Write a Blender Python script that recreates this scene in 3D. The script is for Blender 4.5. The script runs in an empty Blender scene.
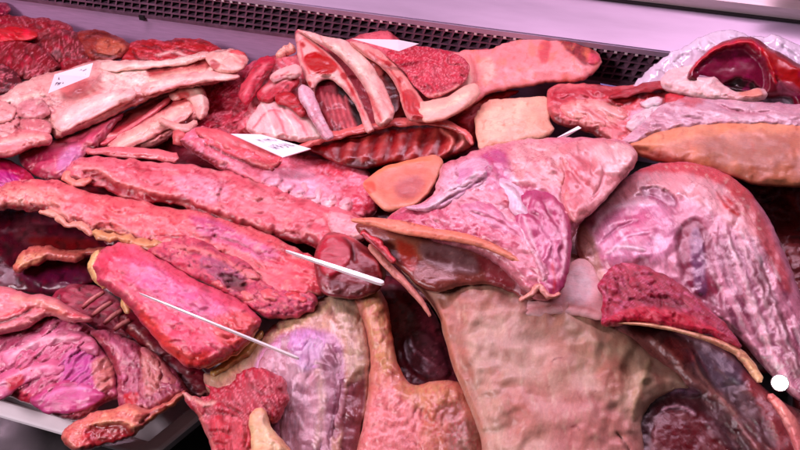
import bpy, math, random
import numpy as np
from mathutils import Vector, Matrix

S = bpy.context.scene
COL = S.collection
random.seed(7)

# ------------------------------------------------------------------ camera
FPX = 830.0                       # focal length in units where the picture is 800 wide
PITCH, YAW = math.radians(40), math.radians(16)
TILT = math.radians(9)            # the deck of the counter leans toward the customer
CAM = np.array([0.0, 0.0, 0.95])
Rm = Matrix.Rotation(YAW, 3, 'Z') @ Matrix.Rotation(math.radians(90) - PITCH, 3, 'X')
RM = np.array(Rm)
NRM = np.array([0.0, -math.sin(TILT), math.cos(TILT)])
C0 = CAM + RM @ np.array([0, 0, -1.0]) * 0.98      # point of the deck plane on the optical axis

def rays(px, py):
    v = np.stack([(px - 400) / FPX, -(py - 225) / FPX, -np.ones_like(px)], -1)
    return v @ RM.T

def depth_at(px, py, h):
    d = rays(px, py)
    return ((C0 + NRM * 0 - CAM) @ NRM + h) / (d @ NRM)

def deck(px, py, h=0.0):
    """point h metres above the deck plane seen at picture point px, py"""
    px = np.asarray(px, float); py = np.asarray(py, float)
    return CAM + rays(px, py) * depth_at(px, py, h)[..., None]

# ------------------------------------------------------------------ noise
_rs = np.random.RandomState(3)
_perm = _rs.permutation(512); _perm = np.concatenate([_perm, _perm])
_ga = _rs.rand(1024) * 2 * np.pi
_GX, _GY = np.cos(_ga), np.sin(_ga)
def gnoise(x, y):
    xi = np.floor(x).astype(int); yi = np.floor(y).astype(int)
    xf = x - xi; yf = y - yi
    u = xf**3 * (xf * (xf * 6 - 15) + 10); v = yf**3 * (yf * (yf * 6 - 15) + 10)
    def g(ix, iy, dx, dy):
        k = _perm[(_perm[ix & 511] + iy) & 511]
        return _GX[k] * dx + _GY[k] * dy
    a = g(xi, yi, xf, yf); b = g(xi + 1, yi, xf - 1, yf)
    c = g(xi, yi + 1, xf, yf - 1); d = g(xi + 1, yi + 1, xf - 1, yf - 1)
    return ((a * (1 - u) + b * u) * (1 - v) + (c * (1 - u) + d * u) * v) * 1.5
def fbm(x, y, o=4, ridged=False, seed=0):
    x = x + seed * 17.31; y = y + seed * 9.77
    s = 0; a = 1; t = 0
    for k in range(o):
        n = gnoise(x, y)
        if ridged: n = 1 - 2 * np.abs(n)
        s = s + a * n; t += a; a *= .5
        x, y = x * 2.03 + 5.2, y * 2.03 + 1.3
    return s / t

def sstep(a, b, x):
    t = np.clip((x - a) / (b - a), 0, 1); return t * t * (3 - 2 * t)

# ------------------------------------------------------------------ 2-D helpers
def smooth(pts, n=6, closed=True):
    p = np.array(pts, float); m = len(p); out = []
    for i in range(m if closed else m - 1):
        if closed: a, b, c, d = p[i - 1], p[i], p[(i + 1) % m], p[(i + 2) % m]
        else: a, b, c, d = p[max(i - 1, 0)], p[i], p[i + 1], p[min(i + 2, m - 1)]
        for k in range(n):
            t = k / n
            out.append(.5 * ((2 * b) + (c - a) * t + (2 * a - 5 * b + 4 * c - d) * t * t + (3 * b - a - 3 * c + d) * t**3))
    if not closed: out.append(p[-1])
    return np.array(out)

def seg_dist(X, Y, P, closed=True):
    """distance to a polyline, nearest point, arc parameter 0..1"""
    A = P; B = np.roll(P, -1, 0)
    if not closed: A, B = P[:-1], P[1:]
    L = np.hypot(*(B - A).T); cum = np.concatenate([[0], np.cumsum(L)]); tot = max(cum[-1], 1e-6)
    best = np.full(X.shape, 1e9); nx = np.zeros_like(X); ny = np.zeros_like(X); s = np.zeros_like(X)
    for i in range(len(A)):
        ab = B[i] - A[i]; l2 = max(ab @ ab, 1e-9)
        t = np.clip(((X - A[i][0]) * ab[0] + (Y - A[i][1]) * ab[1]) / l2, 0, 1)
        qx = A[i][0] + t * ab[0]; qy = A[i][1] + t * ab[1]
        d = (X - qx)**2 + (Y - qy)**2
        m = d < best
        best = np.where(m, d, best); nx = np.where(m, qx, nx); ny = np.where(m, qy, ny)
        s = np.where(m, (cum[i] + t * L[i]) / tot, s)
    return np.sqrt(best), nx, ny, s

def inside(X, Y, P):
    r = np.zeros(X.shape, bool); n = len(P)
    for i in range(n):
        x1, y1 = P[i]; x2, y2 = P[(i + 1) % n]
        if y1 == y2: continue
        c = (y1 > Y) != (y2 > Y)
        r ^= c & (X < (x2 - x1) * (Y - y1) / (y2 - y1) + x1)
    return r

# ------------------------------------------------------------------ colour
def lin(c):
    c = np.array(c, float) / 255
    return np.where(c <= .04045, c / 12.92, ((c + .055) / 1.055)**2.4)
SAT = 1.15
PINK = np.array([1.00, .72, .90]) * 1.12          # the tint the meat lamps give; albedo = seen / tint
WARM = np.array([.74, .58, .50])
def alb(c, tint, gain):
    v = (lin(c) / tint * gain) ** (1.13 if tint is PINK else 1.06)
    l = v @ np.array([.3, .55, .15])
    k = SAT if tint is PINK else 1.05
    return np.clip(l + (v - l) * k, .003, .82)

# ------------------------------------------------------------------ features
def P(pts, col, soft=3, a=1, rel=0, warp=2.5): return ('P', pts, col, soft, a, rel, warp)
def L(pts, col, w=2, a=1, rel=0, warp=1.5): return ('L', pts, col, w, a, rel, warp)
def N(scale, col, lo=.0, hi=.4, a=1, rel=0, seed=0, ang=0, st=1, ridged=False, reg=None, soft=5, o=4):
    return ('N', scale, col, lo, hi, a, rel, seed, ang, st, ridged, reg, soft, o)

MATS = {}
_seed = [0]
def piece(name, pts, h, T=14, R=18, col=(220, 120, 140), feats=(), mat='meat', parent=None, bot=.035,
          tint=PINK, gain=1.0, step=1.6, jit=1.5, grain=0, tilt=(0, 0), rough=1.0, p=2.0, label=None, cat=None, group=None,
          smoothn=6, kind=None, dome=0.0, fold=None, lean=None):
    _seed[0] += 1; sd = _seed[0]
    if max(q[1] for q in pts) < 220 and step > 1.1: step = 1.15
    if mat == 'silver': step = min(step, 1.25)
    B = smooth(pts, smoothn) if smoothn > 1 else np.array(pts, float)
    if jit:
        nx = fbm(B[:, 0] / 9, B[:, 1] / 9, 3, seed=sd); ny = fbm(B[:, 0] / 9, B[:, 1] / 9, 3, seed=sd + 40)
        n2 = fbm(B[:, 0] / 28, B[:, 1] / 28, 2, seed=sd + 60); n3 = fbm(B[:, 0] / 28, B[:, 1] / 28, 2, seed=sd + 80)
        n4 = fbm(B[:, 0] / 4, B[:, 1] / 4, 2, seed=sd + 90)
        B = B + np.stack([nx, ny], 1) * jit + np.stack([n2, n3], 1) * jit * 1.2 + n4[:, None] * .6 * jit
    x0, y0 = B.min(0) - step * 1.5; x1, y1 = B.max(0) + step * 1.5
    nx_, ny_ = int((x1 - x0) / step) + 2, int((y1 - y0) / step) + 2
    gx, gy = np.meshgrid(x0 + np.arange(nx_) * step, y0 + np.arange(ny_) * step)
    ins = inside(gx, gy, B)
    cell = ins[:-1, :-1] | ins[1:, :-1] | ins[:-1, 1:] | ins[1:, 1:]
    used = np.zeros_like(ins)
    used[:-1, :-1] |= cell; used[1:, :-1] |= cell; used[:-1, 1:] |= cell; used[1:, 1:] |= cell
    ui = np.full(ins.shape, -1); ui[used] = np.arange(used.sum())
    X = gx[used].copy(); Y = gy[used].copy(); I = ins[used]
    d, qx, qy, _ = seg_dist(X, Y, B)
    X[~I] = qx[~I]; Y[~I] = qy[~I]; d[~I] = 0
    # profile
    Rv = R * (1 + .75 * fbm(X / 22, Y / 22, 2, seed=sd + 21)) * 1.5
    r = np.clip(d / np.maximum(Rv, 2), 0, 1)
    H = T * (1 - (1 - r)**p)**(1 / p) * (1 + .18 * fbm(X / 45, Y / 45, 2, seed=sd + 23))
    if dome: H = H + dome * np.sin(np.clip(d / max(d.max(), 1), 0, 1) * math.pi / 2)
    ef = sstep(0, 5, d)
    C = np.repeat(alb(col, tint, gain)[None], len(X), 0)
    # broad always-there variation
    b1 = fbm(X / 34, Y / 34, 4, seed=sd + 3); b2 = fbm(X / 9, Y / 9, 4, seed=sd + 5)
    a_ = math.radians(-grain); ca, sa = math.cos(a_), math.sin(a_)
    sk = fbm((X * ca + Y * sa + b2 * 6) / 30, (-X * sa + Y * ca + b2 * 5) / 4.5, 4, seed=sd + 6)
    blood = {'skin': .45, 'offal': .3, 'bone': .3, 'fat': .75, 'silver': .8, 'wet': .4}.get(mat, 1.0)
    H = H + ef * rough * (2.2 * fbm(X / 26, Y / 26, 3, seed=sd + 7) + .35 * fbm(X / 7, Y / 7, 3, seed=sd + 9))
    if fold is None: fold = {'meat': (4.6, 14, 3), 'rawcut': (4.6, 10, 2.2), 'fat': (3.6, 15, 3), 'silver': (3.4, 18, 3.5)}.get(mat)
    if fold:
        fa, fs, fst = fold; a_ = math.radians(-grain); ca, sa = math.cos(a_), math.sin(a_)
        wx = fbm(X / 40, Y / 40, 3, seed=sd + 31) * 16; wy = fbm(X / 40, Y / 40, 3, seed=sd + 33) * 16
        U = ((X + wx) * ca + (Y + wy) * sa) / fst; Vv = -(X + wx) * sa + (Y + wy) * ca
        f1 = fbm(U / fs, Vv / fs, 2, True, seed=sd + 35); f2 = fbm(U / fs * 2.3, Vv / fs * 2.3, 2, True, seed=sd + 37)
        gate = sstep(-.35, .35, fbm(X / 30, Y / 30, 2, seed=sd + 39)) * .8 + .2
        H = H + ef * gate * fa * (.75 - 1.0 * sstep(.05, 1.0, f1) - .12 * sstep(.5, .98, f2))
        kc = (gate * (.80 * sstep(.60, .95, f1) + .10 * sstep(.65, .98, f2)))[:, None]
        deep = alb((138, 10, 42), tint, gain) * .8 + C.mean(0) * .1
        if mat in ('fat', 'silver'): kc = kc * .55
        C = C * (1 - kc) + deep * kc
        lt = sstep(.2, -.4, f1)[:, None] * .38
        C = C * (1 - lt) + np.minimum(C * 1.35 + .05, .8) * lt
    # cut side facing the shopper: lean meat below a beaded fat edge
    if lean is None: lean = {'meat': (6, .8), 'fat': (3.5, .55), 'silver': (3.5, .35), 'rawcut': (0, 0)}.get(mat, (0, 0))
    if lean[0]:
        dirY = (qy - Y) / np.maximum(d, .5)
        wl = lean[0] * (1 + .9 * fbm(X / 10, Y / 10, 3, seed=sd + 71))
        front = sstep(.0, .7, dirY) * (d < wl * 3)
        kl = (front * sstep(wl + 1, wl * .45, d) * lean[1])[:, None]
        cl = alb((122, 8, 36), tint, gain)[None] * (1 + .5 * fbm(X / 5, Y / 9, 3, seed=sd + 73))[:, None]
        C = C * (1 - kl) + cl * kl
        bead = front * np.exp(-((d - wl - 2.2) / 1.7)**2) * np.clip(.5 + 1.2 * fbm(X / 6, Y / 6, 2, seed=sd + 75), 0, 1.2)
        H = H + 2.2 * bead; H = H - front * 1.2 * np.exp(-((d - wl * .6) / (wl * .35 + .5))**2) * ef
        kb = np.clip(bead * .6, 0, 1)[:, None] * min(1, lean[1] * 1.3)
        C = C * (1 - kb) + alb((244, 178, 178), tint, gain) * kb
    # local warp used by all features
    w1 = fbm(X / 11, Y / 11, 4, seed=sd + 11); w2 = fbm(X / 11, Y / 11, 4, seed=sd + 13)
    for f in feats:
        if f[0] == 'P':
            _, q, c, soft, a, rel, wp = f
            Q = smooth(q, 5)
            XX = X + w1 * wp; YY = Y + w2 * wp
            dd = seg_dist(XX, YY, Q)[0]; m = inside(XX, YY, Q)
            s = np.where(m, dd, -dd)
            soft = soft * .6
            k = sstep(-soft, soft, s)
        elif f[0] == 'L':
            _, q, c, w, a, rel, wp = f
            Q = smooth(q, 5, False)
            dd, _, _, s = seg_dist(X + w1 * wp, Y + w2 * wp, Q, False)
            tp = np.clip(np.minimum(s, 1 - s) * 8, 0, 1)**.5
            k = np.exp(-(dd / np.maximum(w * (.35 + .65 * tp), .4))**2) * (.6 + .4 * tp)
            k = k * (1 + .35 * b2)
        else:
            _, sc, c, lo, hi, a, rel, se, ang, st, rg, reg, soft, o = f
            ca, sa = math.cos(math.radians(ang)), math.sin(math.radians(ang))
            U = (X * ca + Y * sa) / st; V = (-X * sa + Y * ca)
            U = U + w1 * 2; V = V + w2 * 2
            n = fbm(U / sc, V / sc, o, rg, seed=sd + se)
            if rg: n = (n - .45) * 1.4
            k = sstep(lo, hi, n)
            if reg is not None:
                Q = smooth(reg, 5)
                XX = X + w1 * 3; YY = Y + w2 * 3
                dd = seg_dist(XX, YY, Q)[0]; m = inside(XX, YY, Q)
                k = k * sstep(-soft, soft, np.where(m, dd, -dd))
        if c is not None:
            kc = np.clip(k * a, 0, 1)[:, None]
            C = C * (1 - kc) + alb(c, tint, gain)[None] * kc * (1 + .12 * b2[:, None])
        if rel and f[0] == 'N': rel = rel * (.45 if f[1] < 7 else .75) * (.4 if mat in ('silver', 'offal') else 1)
        if rel: H = H + rel * k * ef * (1.25 if f[0] == 'L' else 1)
    # tissue: lean and fat drift, streaked along the grain (less green and blue where it is leaner)
    red = blood * (.60 * b1 + .50 * b2 + .55 * sk)
    C = C * np.exp(np.stack([.14 * red, .62 * red, .50 * red], 1))
    if mat in ('meat', 'rawcut'): C = C * np.array([1.0, .76, .86])
    if mat == 'silver': C = C * np.array([1.0, .80, .84])
    if mat == 'fat': C = C * np.array([1.0, .90, .90])
    C = np.clip(C, .003, .80)
    # 3-D
    cx, cy = (X.min() + X.max()) / 2, (Y.min() + Y.max()) / 2
    if callable(h): hh = h(X, Y)
    else: hh = h + tilt[0] * (X - cx) + tilt[1] * (Y - cy)
    t = depth_at(X, Y, hh); D = rays(X, Y)
    base = CAM + D * t[:, None]
    top = CAM + D * (t * (1 - H / FPX))[:, None]
    n = len(X)
    bi = np.full(n, -1); inn = np.nonzero(d > 0)[0]; bi[inn] = n + np.arange(len(inn))
    bi[d <= 0] = np.nonzero(d <= 0)[0]
    rb = np.clip(d[inn] / 18, 0, 1)
    dn = D[inn] / np.linalg.norm(D[inn], axis=1)[:, None] * .72 - NRM * .28
    bott = base[inn] + dn * (bot * np.sqrt(1 - (1 - rb)**2))[:, None]
    V = np.concatenate([top, bott]); CC = np.concatenate([C, C[inn]])
    j, i = np.nonzero(cell)
    q = np.stack([ui[j, i], ui[j, i + 1], ui[j + 1, i + 1], ui[j + 1, i]], 1)   # y grows downward in the picture
    q = q[:, ::-1]
    qb = bi[q][:, ::-1]
    both = (d[q] <= 0).all(1)
    F = np.concatenate([q, qb[~both]])
    o = V[:n].mean(0)
    me = bpy.data.meshes.new(name)
    me.vertices.add(len(V)); me.vertices.foreach_set('co', (V - o).astype(np.float32).ravel())
    me.loops.add(len(F) * 4); me.loops.foreach_set('vertex_index', F.astype(np.int32).ravel())
    me.polygons.add(len(F))
    me.polygons.foreach_set('loop_start', np.arange(0, len(F) * 4, 4, dtype=np.int32))
    me.polygons.foreach_set('loop_total', np.full(len(F), 4, dtype=np.int32))
    me.polygons.foreach_set('use_smooth', np.ones(len(F), bool))
    me.update(calc_edges=True)
    ca_ = me.color_attributes.new('Col', 'FLOAT_COLOR', 'POINT')
    ca_.data.foreach_set('color', np.concatenate([CC, np.ones((len(CC), 1))], 1).astype(np.float32).ravel())
    # grain coordinates in metres on the deck plane
    ex = np.array([1., 0, 0]); ey = np.cross(NRM, ex)
    gx_ = V @ ex; gy_ = V @ ey; a = math.radians(grain)
    G = np.stack([gx_ * math.cos(a) + gy_ * math.sin(a), -gx_ * math.sin(a) + gy_ * math.cos(a), V @ NRM + sd], 1)
    ga = me.attributes.new('grain', 'FLOAT_VECTOR', 'POINT')
    ga.data.foreach_set('vector', G.astype(np.float32).ravel())
    me.materials.append(MATS[mat])
    return link(name, me, o, parent, label, cat, group, kind)

ORI = {}
def link(name, me, o, parent=None, label=None, cat=None, group=None, kind=None):
    ob = bpy.data.objects.new(name, me); COL.objects.link(ob)
    o = Vector([float(v) for v in o]); ORI[ob.name] = o
    if parent: ob.parent = parent; ob.location = o - ORI[parent.name]
    else: ob.location = o
    if label: ob['label'] = label
    if cat: ob['category'] = cat
    if group: ob['group'] = group
    if kind: ob['kind'] = kind
    # grandchildren keep true world origins through ORI
    return ob

def mesh(name, V, F, mat, parent=None, sm=False, **k):
    V = np.array(V, float); o = V.mean(0)
    me = bpy.data.meshes.new(name); me.from_pydata([tuple(v) for v in (V - o)], [], F)
    if sm: me.polygons.foreach_set('use_smooth', [True] * len(me.polygons))
    me.materials.append(MATS[mat]); me.update()
    return link(name, me, o, parent, **k)

def boxmesh(P0, ax, ay, az):
    """8 corners / 6 faces from a corner and three edge vectors"""
    P0, ax, ay, az = map(lambda v: np.array(v, float), (P0, ax, ay, az))
    V = [P0, P0 + ax, P0 + ax + ay, P0 + ay, P0 + az, P0 + ax + az, P0 + ax + ay + az, P0 + ay + az]
    F = [(0, 3, 2, 1), (4, 5, 6, 7), (0, 1, 5, 4), (1, 2, 6, 5), (2, 3, 7, 6), (3, 0, 4, 7)]
    return V, F

def tube(name, pts, rad, h, col, mat='meat', parent=None, lift=0, seg=12, flat=1.0, tint=PINK, gain=1.0, endcol=None, wob=.06,
         label=None, cat=None, group=None, paint=None):
    """round bone, rim or rope: pts in the picture, rad px per point, resting h metres over the deck"""
    if mat in ('fat', 'skin', 'meat', 'rawcut'):
        hv = list(h) if hasattr(h, '__len__') else [h] * len(pts)
        rv = np.array(rad if hasattr(rad, '__len__') else [rad] * len(pts), float)
        q = smooth(np.concatenate([np.array(pts, float), rv[:, None], np.array(hv)[:, None]], 1), 4, False)
        tn = np.gradient(q[:, :2], axis=0); tn /= np.linalg.norm(tn, axis=1)[:, None] + 1e-9
        nn = np.stack([-tn[:, 1], tn[:, 0]], 1)
        wv = 1 + wob * 2.2 * fbm(q[:, 0] / 6, q[:, 1] / 6, 2, seed=len(pts))
        wu = 1 + wob * 2.2 * fbm(q[:, 0] / 6, q[:, 1] / 6, 2, seed=len(pts) + 5)
        up = q[:, :2] + nn * (q[:, 2] * wv)[:, None]; dn = q[:, :2] - nn * (q[:, 2] * wu)[:, None]
        out = np.concatenate([[q[0, :2] - tn[0] * q[0, 2] * .7], up, [q[-1, :2] + tn[-1] * q[-1, 2] * .7], dn[::-1]])
        line = q[:, :2]; hq = q[:, 3]
        def hf(X, Y):
            s_ = seg_dist(X, Y, line, False)[3]
            L_ = np.concatenate([[0], np.cumsum(np.hypot(*np.diff(line, axis=0).T))]); L_ /= L_[-1]
            return np.interp(s_, L_, hq)
        r_ = float(np.mean(rv)); ang = -math.degrees(math.atan2(line[-1][1] - line[0][1], line[-1][0] - line[0][0]))
        fe = [L([tuple(v) for v in pts], tuple(min(255, c * 1.06 + 8) for c in col), r_ * .5, .5, .6)]
        return piece(name, out, hf, r_ * .95, r_ * .8, col, fe, mat, parent, bot=.012, tint=tint, gain=gain, step=1.1, jit=.5,
                     grain=ang, smoothn=1, fold=(1.2, 6, 2), label=label, cat=cat, group=group)
    pts = np.array(pts, float); m = len(pts)
    rad = np.array(rad if hasattr(rad, '__len__') else [rad] * m, float)
    hh = np.array(h if hasattr(h, '__len__') else [h] * m, float)
    Q = smooth(np.concatenate([pts, rad[:, None], hh[:, None] * 1000], 1), 10, False)
    px, py, rr, hv = Q.T; hv = hv / 1000
    t = depth_at(px, py, hv); c3 = CAM + rays(px, py) * t[:, None]
    rm = rr * t / FPX
    c3 = c3 + NRM * (rm * lift)[:, None]
    _seed[0] += 1
    V = []; n = len(Q); CC = []
    base = alb(col, tint, gain); ec = alb(endcol, tint, gain) if endcol else base
    for i in range(n):
        tan = c3[min(i + 1, n - 1)] - c3[max(i - 1, 0)]; tan /= np.linalg.norm(tan) + 1e-9
        s = np.cross(tan, NRM); s /= np.linalg.norm(s) + 1e-9; u = np.cross(s, tan)
        for k in range(seg):
            a = 2 * math.pi * k / seg
            w = 1 + wob * gnoise(np.array([i * .35 + _seed[0] * 3.1]), np.array([k * .8]))[0] * 2
            V.append(c3[i] + (s * math.cos(a) + u * math.sin(a) * flat) * rm[i] * w)
            e = max(0, 1 - min(i, n - 1 - i) / 5)
            v = 1 + .2 * gnoise(np.array([i * .3 + 7.7 * _seed[0]]), np.array([k * .5]))[0]
            CC.append((base * (1 - e) + ec * e) * v)
    F = [(i * seg + k, i * seg + (k + 1) % seg, (i + 1) * seg + (k + 1) % seg, (i + 1) * seg + k) for i in range(n - 1) for k in range(seg)]
    V.append(c3[0] - (c3[1] - c3[0]) * .6); CC.append(ec); V.append(c3[-1] + (c3[-1] - c3[-2]) * .6); CC.append(ec)
    F += [(n * seg, (k + 1) % seg, k) for k in range(seg)]
    F += [(n * seg + 1, (n - 1) * seg + k, (n - 1) * seg + (k + 1) % seg) for k in range(seg)]
    V = np.array(V); o = V.mean(0)
    me = bpy.data.meshes.new(name); me.from_pydata([tuple(v) for v in V - o], [], F)
    me.polygons.foreach_set('use_smooth', [True] * len(F))
    ca_ = me.color_attributes.new('Col', 'FLOAT_COLOR', 'POINT')
    ca_.data.foreach_set('color', np.concatenate([np.array(CC), np.ones((len(CC), 1))], 1).astype(np.float32).ravel())
    ga = me.attributes.new('grain', 'FLOAT_VECTOR', 'POINT'); ga.data.foreach_set('vector', V.astype(np.float32).ravel())
    me.materials.append(MATS[mat])
    return link(name, me, o, parent, label, cat, group)

# ------------------------------------------------------------------ materials
def newmat(name):
    m = bpy.data.materials.new(name); m.use_nodes = True
    nt = m.node_tree; bs = nt.nodes['Principled BSDF']
    MATS[name] = m
    return m, nt, bs
def nd(nt, t, **k):
    n = nt.nodes.new(t)
    for a, v in k.items():
        if a.startswith('i_'): n.inputs[a[2:].replace('_', ' ')].default_value = v
        else: setattr(n, a, v)
    return n

def flesh(name, rough=(.22, .5), sss=.12, coat=.35, fib=1.0, marb=.25, bump=.5, alpha=None, spots=.0, marbcol=(.75, .42, .42, 1), spec=.5):
    m, nt, bs = newmat(name); ln = nt.links.new
    col = nd(nt, 'ShaderNodeAttribute', attribute_name='Col')
    gr = nd(nt, 'ShaderNodeAttribute', attribute_name='grain')
    wn = nd(nt, 'ShaderNodeTexNoise', i_Scale=28.0, i_Detail=3.0)
    ln(gr.outputs['Vector'], wn.inputs['Vector'])
    wsub = nd(nt, 'ShaderNodeVectorMath', operation='MULTIPLY_ADD')
    wsub.inputs[1].default_value = (.02, .02, .02)
    ln(wn.outputs['Color'], wsub.inputs[0]); ln(gr.outputs['Vector'], wsub.inputs[2])
    mp = nd(nt, 'ShaderNodeMapping'); mp.inputs['Scale'].default_value = (.10, 1, .4)
    ln(wsub.outputs[0], mp.inputs['Vector'])
    fibn = nd(nt, 'ShaderNodeTexNoise', i_Scale=520.0, i_Detail=4.0, i_Roughness=.6)
    ln(mp.outputs[0], fibn.inputs['Vector'])
    mp2 = nd(nt, 'ShaderNodeMapping'); mp2.inputs['Scale'].default_value = (.3, 1, .7)
    ln(wsub.outputs[0], mp2.inputs['Vector'])
    mar = nd(nt, 'ShaderNodeTexNoise', i_Scale=110.0, i_Detail=6.0, i_Roughness=.65)
    ln(mp2.outputs[0], mar.inputs['Vector'])
    r1 = nd(nt, 'ShaderNodeMapRange'); r1.inputs['From Min'].default_value = .5; r1.inputs['From Max'].default_value = .72
    r1.inputs['To Max'].default_value = marb
    ln(mar.outputs['Fac'], r1.inputs['Value'])
    mx = nd(nt, 'ShaderNodeMix', data_type='RGBA'); ln(r1.outputs[0], mx.inputs['Factor'])
    ln(col.outputs['Color'], mx.inputs[6])
    # fat marbling: lift the piece's own colour toward fat
    mxl = nd(nt, 'ShaderNodeMix', data_type='RGBA'); mxl.inputs['Factor'].default_value = .5
    ln(col.outputs['Color'], mxl.inputs[6]); mxl.inputs[7].default_value = marbcol
    ln(mxl.outputs[2], mx.inputs[7])
    # fine tone variation
    fine = nd(nt, 'ShaderNodeTexNoise', i_Scale=420.0, i_Detail=5.0, i_Roughness=.7)
    ln(wsub.outputs[0], fine.inputs['Vector'])
    r2 = nd(nt, 'ShaderNodeMapRange'); r2.inputs['From Min'].default_value = .3; r2.inputs['From Max'].default_value = .7
    r2.inputs['To Min'].default_value = .9; r2.inputs['To Max'].default_value = 1.10
    ln(fine.outputs['Fac'], r2.inputs['Value'])
    r3 = nd(nt, 'ShaderNodeMapRange'); r3.inputs['From Min'].default_value = .3; r3.inputs['From Max'].default_value = .7
    r3.inputs['To Min'].default_value = 1 - .16 * fib; r3.inputs['To Max'].default_value = 1 + .16 * fib
    ln(fibn.outputs['Fac'], r3.inputs['Value'])
    mul = nd(nt, 'ShaderNodeMath', operation='MULTIPLY'); ln(r2.outputs[0], mul.inputs[0]); ln(r3.outputs[0], mul.inputs[1])
    vs = nd(nt, 'ShaderNodeVectorMath', operation='SCALE'); ln(mx.outputs[2], vs.inputs[0]); ln(mul.outputs[0], vs.inputs['Scale'])
    out = vs.outputs[0]
    # blood veins / red specks
    vor = nd(nt, 'ShaderNodeTexVoronoi', feature='DISTANCE_TO_EDGE', i_Scale=46.0)
    w3 = nd(nt, 'ShaderNodeTexNoise', i_Scale=60.0, i_Detail=4.0); ln(gr.outputs['Vector'], w3.inputs['Vector'])
    wm = nd(nt, 'ShaderNodeVectorMath', operation='MULTIPLY_ADD'); wm.inputs[1].default_value = (.03, .03, .03)
    ln(w3.outputs['Color'], wm.inputs[0]); ln(gr.outputs['Vector'], wm.inputs[2]); ln(wm.outputs[0], vor.inputs['Vector'])
    rv = nd(nt, 'ShaderNodeMapRange'); rv.inputs['From Min'].default_value = .0; rv.inputs['From Max'].default_value = .05
    rv.inputs['To Min'].default_value = 1; rv.inputs['To Max'].default_value = 0
    ln(vor.outputs['Distance'], rv.inputs['Value'])
    vm = nd(nt, 'ShaderNodeTexNoise', i_Scale=22.0, i_Detail=3.0); ln(gr.outputs['Vector'], vm.inputs['Vector'])
    rm_ = nd(nt, 'ShaderNodeMapRange'); rm_.inputs['From Min'].default_value = .5; rm_.inputs['From Max'].default_value = .65
    rm_.inputs['To Max'].default_value = spots
    ln(vm.outputs['Fac'], rm_.inputs['Value'])
    vmul = nd(nt, 'ShaderNodeMath', operation='MULTIPLY'); ln(rv.outputs[0], vmul.inputs[0]); ln(rm_.outputs[0], vmul.inputs[1])
    mv = nd(nt, 'ShaderNodeMix', data_type='RGBA'); ln(vmul.outputs[0], mv.inputs['Factor']); ln(out, mv.inputs[6]); mv.inputs[7].default_value = (.30, .02, .03, 1)
    ln(mv.outputs[2], bs.inputs['Base Color'])
    # roughness
    rn = nd(nt, 'ShaderNodeTexNoise', i_Scale=60.0, i_Detail=4.0); ln(gr.outputs['Vector'], rn.inputs['Vector'])
    rr = nd(nt, 'ShaderNodeMapRange'); rr.inputs['From Min'].default_value = .35; rr.inputs['From Max'].default_value = .65
    rr.inputs['To Min'].default_value = rough[0]; rr.inputs['To Max'].default_value = rough[1]
    ln(rn.outputs['Fac'], rr.inputs['Value']); ln(rr.outputs[0], bs.inputs['Roughness'])
    # bump: fibres + wet lumps
    ad = nd(nt, 'ShaderNodeMath', operation='MULTIPLY_ADD'); ad.inputs[1].default_value = .7 * fib
    ln(fibn.outputs['Fac'], ad.inputs[0]); ln(mar.outputs['Fac'], ad.inputs[2])
    ad2 = nd(nt, 'ShaderNodeMath', operation='MULTIPLY_ADD'); ad2.inputs[1].default_value = .5
    ln(fine.outputs['Fac'], ad2.inputs[0]); ln(ad.outputs[0], ad2.inputs[2])
    bp = nd(nt, 'ShaderNodeBump', i_Strength=bump, i_Distance=.0022); ln(ad2.outputs[0], bp.inputs['Height'])
    ln(bp.outputs[0], bs.inputs['Normal'])
    bs.inputs['Coat Weight'].default_value = coat; bs.inputs['Coat Roughness'].default_value = .12
    ln(bp.outputs[0], bs.inputs['Coat Normal'])
    bs.inputs['Specular IOR Level'].default_value = spec
    if sss:
        bs.inputs['Subsurface Weight'].default_value = sss
        bs.inputs['Subsurface Radius'].default_value = (1.0, .35, .25)
        bs.inputs['Subsurface Scale'].default_value = .004
    if alpha is not None: bs.inputs['Alpha'].default_value = alpha
    return m

flesh('meat', fib=.9, marb=.15, coat=.4, rough=(.24, .46), spec=.5, bump=.28)
flesh('rawcut', fib=1.5, marb=.30, coat=.45, rough=(.28, .52), spec=.4, bump=.55, marbcol=(.8, .35, .38, 1))
flesh('fat', fib=.6, marb=.2, coat=.35, rough=(.26, .46), bump=.22, sss=.2, spots=.5, marbcol=(.8, .6, .55, 1))
flesh('skin', fib=.4, marb=.2, coat=.12, rough=(.35, .55), bump=.2, sss=.2, spots=.25, marbcol=(.7, .5, .4, 1))
flesh('silver', fib=1.0, marb=.2, coat=.22, rough=(.2, .4), bump=.2, spots=.5, marbcol=(.8, .62, .7, 1), spec=.7)
flesh('offal', fib=.2, marb=.0, coat=.2, rough=(.22, .42), bump=.15)
flesh('wet', fib=.1, marb=.0, coat=.7, rough=(.08, .22), bump=.35)
flesh('bone', fib=.3, marb=.2, coat=.2, rough=(.35, .55), bump=.3, spots=.6, marbcol=(.85, .6, .55, 1))

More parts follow.
